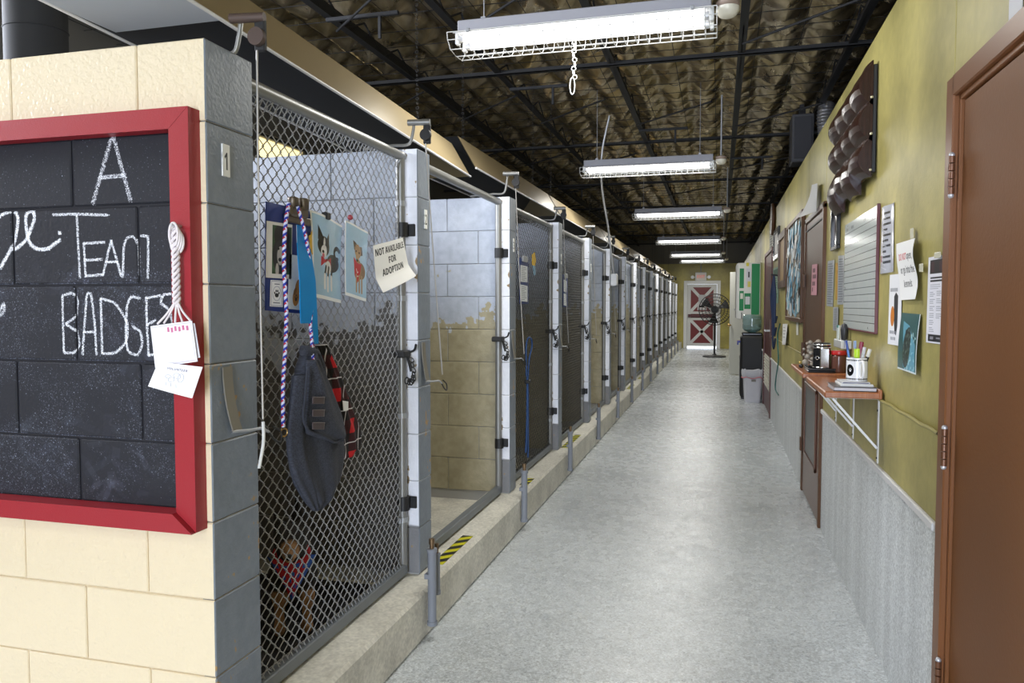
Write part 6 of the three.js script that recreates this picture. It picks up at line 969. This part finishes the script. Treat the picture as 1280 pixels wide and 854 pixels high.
{ // pedestal fan
  const t = thing('pedestal_fan', 'large black pedestal fan standing before the barn door', 'fan'), D = 20.9, X = onD(893, 440, D).X, y = onD(893, 387, D).Y, R = 0.41;
  mesh('base', at(latheG([[0, 0], [0.3, 0], [0.31, 0.015], [0.29, 0.035], [0.06, 0.055], [0.04, 0.09], [0, 0.09]], 28), X, 0, D), M.black, t); mesh('pole', rodG(V(X, 0.05, D), V(X, y - 0.02, D), 0.026, 12), M.black, t);
  const mt = clean(new THREE.CylinderGeometry(0.09, 0.07, 0.22, 18)); mt.rotateX(Math.PI / 2); mesh('motor', at(mt, X, y, D + 0.03), M.black, t);
  const w = []; for (const [z, r] of [[-0.12, R], [-0.16, R * 0.8], [-0.18, R * 0.6], [-0.19, R * 0.4], [-0.195, R * 0.22], [0.06, R], [0.02, R * 1.01]]) w.push(at(clean(new THREE.TorusGeometry(r, 0.009, 5, 40)), X, y, D + z)); for (let i = 0; i < 36; i++) { const a = i / 36 * Math.PI * 2, p = (r, z) => V(X + r * Math.cos(a), y + r * Math.sin(a), D + z); w.push(tubeG([p(0.06, -0.195), p(R * 0.6, -0.18), p(R, -0.12), p(R * 1.01, 0.0), p(R, 0.06)], 0.0055, 10, 4), rodG(p(0.08, 0.1), p(R, 0.06), 0.0055, 4)); }
  mesh('cage', merge(w), M.black, t);
  for (let k = 0; k < 3; k++) { const q = [], N = 8, a0 = k / 3 * Math.PI * 2 + 0.4; const bp = (i, j, o) => { const r = mix(0.06, R * 0.9, i / N), a = a0 + mix(-0.3, 0.34, j / 4) * (0.6 + 0.6 * i / N); return ry(X + r * Math.cos(a), y + r * Math.sin(a), D - 0.06 + 0.06 * (j / 4 - 0.5) + o); }; for (let i = 0; i < N; i++) for (let j = 0; j < 4; j++) { q.push([bp(i, j, 0), bp(i + 1, j, 0), bp(i + 1, j + 1, 0), bp(i, j + 1, 0)]); q.push([bp(i, j, 0.003), bp(i, j + 1, 0.003), bp(i + 1, j + 1, 0.003), bp(i + 1, j, 0.003)]); } mesh('blade', quadsToGeo(q), std([0.015, 0.015, 0.016], 0.5), t); }
  const hub = clean(new THREE.CylinderGeometry(0.06, 0.06, 0.1, 18)); hub.rotateX(Math.PI / 2); mesh('hub', at(hub, X, y, D - 0.08), M.black, t); settle(t, X, 0, D);
}
{ // red and white barn-style door at the far end
  const t = structGroup('door_4', 'red barn-style door with white cross braces at corridor end'), { x0, x1, y1 } = ED, d = DEND + 0.03, W = x1 - x0;
  mesh('frame', merge([boxG(x0 - 0.11, x0, 0, y1 + 0.11, DEND - 0.025, DEND + 0.12, 0.006), boxG(x1, x1 + 0.11, 0, y1 + 0.11, DEND - 0.025, DEND + 0.12, 0.006), boxG(x0, x1, y1, y1 + 0.11, DEND - 0.025, DEND + 0.12, 0.006)]), M.whitePaint, t);
  const leaf = mesh('leaf', boxG(x0 + 0.004, x1 - 0.004, 0.075, y1 - 0.006, d, d + 0.045, 0.003), M.barnRed, t), wm = std([0.68, 0.68, 0.67], 0.45), f = d - 0.012, bw = 0.075;
  const board = (a, b, w = bw) => mesh('white_board', beamG(a, b, w, 0.02), wm, leaf); void board;
  const bx = (a, b, c, e) => mesh('white_board', boxG(a, b, c, e, f, d, 0.003), wm, leaf), yM0 = 0.98, yM1 = 1.1;
  bx(x0 + 0.004, x0 + 0.11, 0.08, y1 - 0.01); bx(x1 - 0.11, x1 - 0.004, 0.08, y1 - 0.01); bx(x0 + 0.11, x1 - 0.11, y1 - 0.1, y1 - 0.01); bx(x0 + 0.11, x1 - 0.11, 0.08, 0.17); bx(x0 + 0.11, x1 - 0.11, yM0 - 0.08, yM0); bx(x0 + 0.11, x1 - 0.11, yM1, yM1 + 0.08);
  const diag = (xa, ya, xb, yb) => { const L = Math.hypot(xb - xa, yb - ya), n = [-(yb - ya) / L * 0.045, (xb - xa) / L * 0.045], q = [[xa + n[0], ya + n[1]], [xa - n[0], ya - n[1]], [xb - n[0], yb - n[1]], [xb + n[0], yb + n[1]]], F = q.map(([x, y]) => ry(x, y, f + 0.002)), B = q.map(([x, y]) => ry(x, y, d)), o = [F, B.slice().reverse()]; for (let i = 0; i < 4; i++) { const j = (i + 1) % 4; o.push([F[i], B[i], B[j], F[j]]); } mesh('white_brace', quadsToGeo(o), wm, leaf); };
  const a = x0 + 0.11, b = x1 - 0.11; diag(a, yM1 + 0.08, b, y1 - 0.1); diag(a, y1 - 0.1, b, yM1 + 0.08); diag(a, 0.17, b, yM0 - 0.08); diag(a, yM0 - 0.08, b, 0.17);
  const sh = (xc, yc, w, h, col, n) => mesh(n, boxG(xc - w / 2, xc + w / 2, yc - h / 2, yc + h / 2, f - 0.006, f, 0.001), std(col, 0.6), leaf); sh(x0 + W / 2, 1.58, 0.22, 0.26, [0.5, 0.5, 0.52], 'notice_sheet'); sh(x0 + W / 2, 1.33, 0.28, 0.22, [0.66, 0.62, 0.64], 'notice_sheet'); sh(x0 + W / 2, 1.34, 0.16, 0.06, [0.3, 0.12, 0.14], 'notice_print');
  mesh('push_bar', merge([boxG(x0 + 0.05, x1 - 0.02, 1.0, 1.08, f - 0.05, f - 0.01, 0.006), boxG(x0 + 0.03, x0 + 0.1, 0.99, 1.09, f - 0.06, f, 0.006)]), std([0.08, 0.01, 0.01], 0.4), leaf);
}
{ // exit sign with two emergency lamps
  const t = thing('exit_sign', 'white exit sign with glowing red letters and two emergency lamps', 'exit sign'), X = -0.575, Y = 2.29, d = DEND;
  mesh('housing', boxG(X - 0.175, X + 0.175, Y - 0.13, Y + 0.13, d - 0.07, d, 0.012), M.whitePaint, t);
  const m = canvasTex(192, 128, (c, w, h) => { c.fillStyle = '#000'; c.fillRect(0, 0, w, h); c.fillStyle = '#ff4a30'; c.font = 'bold 76px sans-serif'; c.textAlign = 'center'; c.textBaseline = 'middle'; c.fillText('EXIT', w / 2, h / 2); });
  const fc = canvasTex(192, 128, (c, w, h) => { c.fillStyle = '#e7ddd8'; c.fillRect(0, 0, w, h); c.fillStyle = '#e8a194'; c.font = 'bold 76px sans-serif'; c.textAlign = 'center'; c.textBaseline = 'middle'; c.fillText('EXIT', w / 2, h / 2); });
  const g = new THREE.PlaneGeometry(0.29, 0.2); mesh('letter_panel', at(clean(g), X, Y, d - 0.0715), std('#ffffff', 0.4, { map: fc, emissiveMap: m, emissive: new THREE.Color(1, 0.5, 0.4), emissiveIntensity: 0.3 }), t);
  for (const s of [-1, 1]) { const h = clean(new THREE.CylinderGeometry(0.055, 0.045, 0.09, 18)); h.rotateX(Math.PI / 2); const l = mesh('lamp_head', at(h, X + s * 0.255, Y - 0.02, d - 0.06), std([0.55, 0.55, 0.52], 0.4), t); const f = clean(new THREE.CylinderGeometry(0.05, 0.05, 0.008, 18)); f.rotateX(Math.PI / 2); mesh('lens', at(f, X + s * 0.255, Y - 0.02, d - 0.108), std([0.7, 0.7, 0.66], 0.15), l); mesh('arm', boxG(X + s * 0.21 - 0.04, X + s * 0.21 + 0.04, Y - 0.03, Y - 0.01, d - 0.06, d - 0.03), M.whitePaint, t); }
  mesh('conduit', rodG(V(X, Y + 0.13, d - 0.02), V(X, 2.7, d - 0.02), 0.012, 8), M.galvDull, t); settle(t, X, Y - 0.13, d);
}

renderer.render(scene, camera);
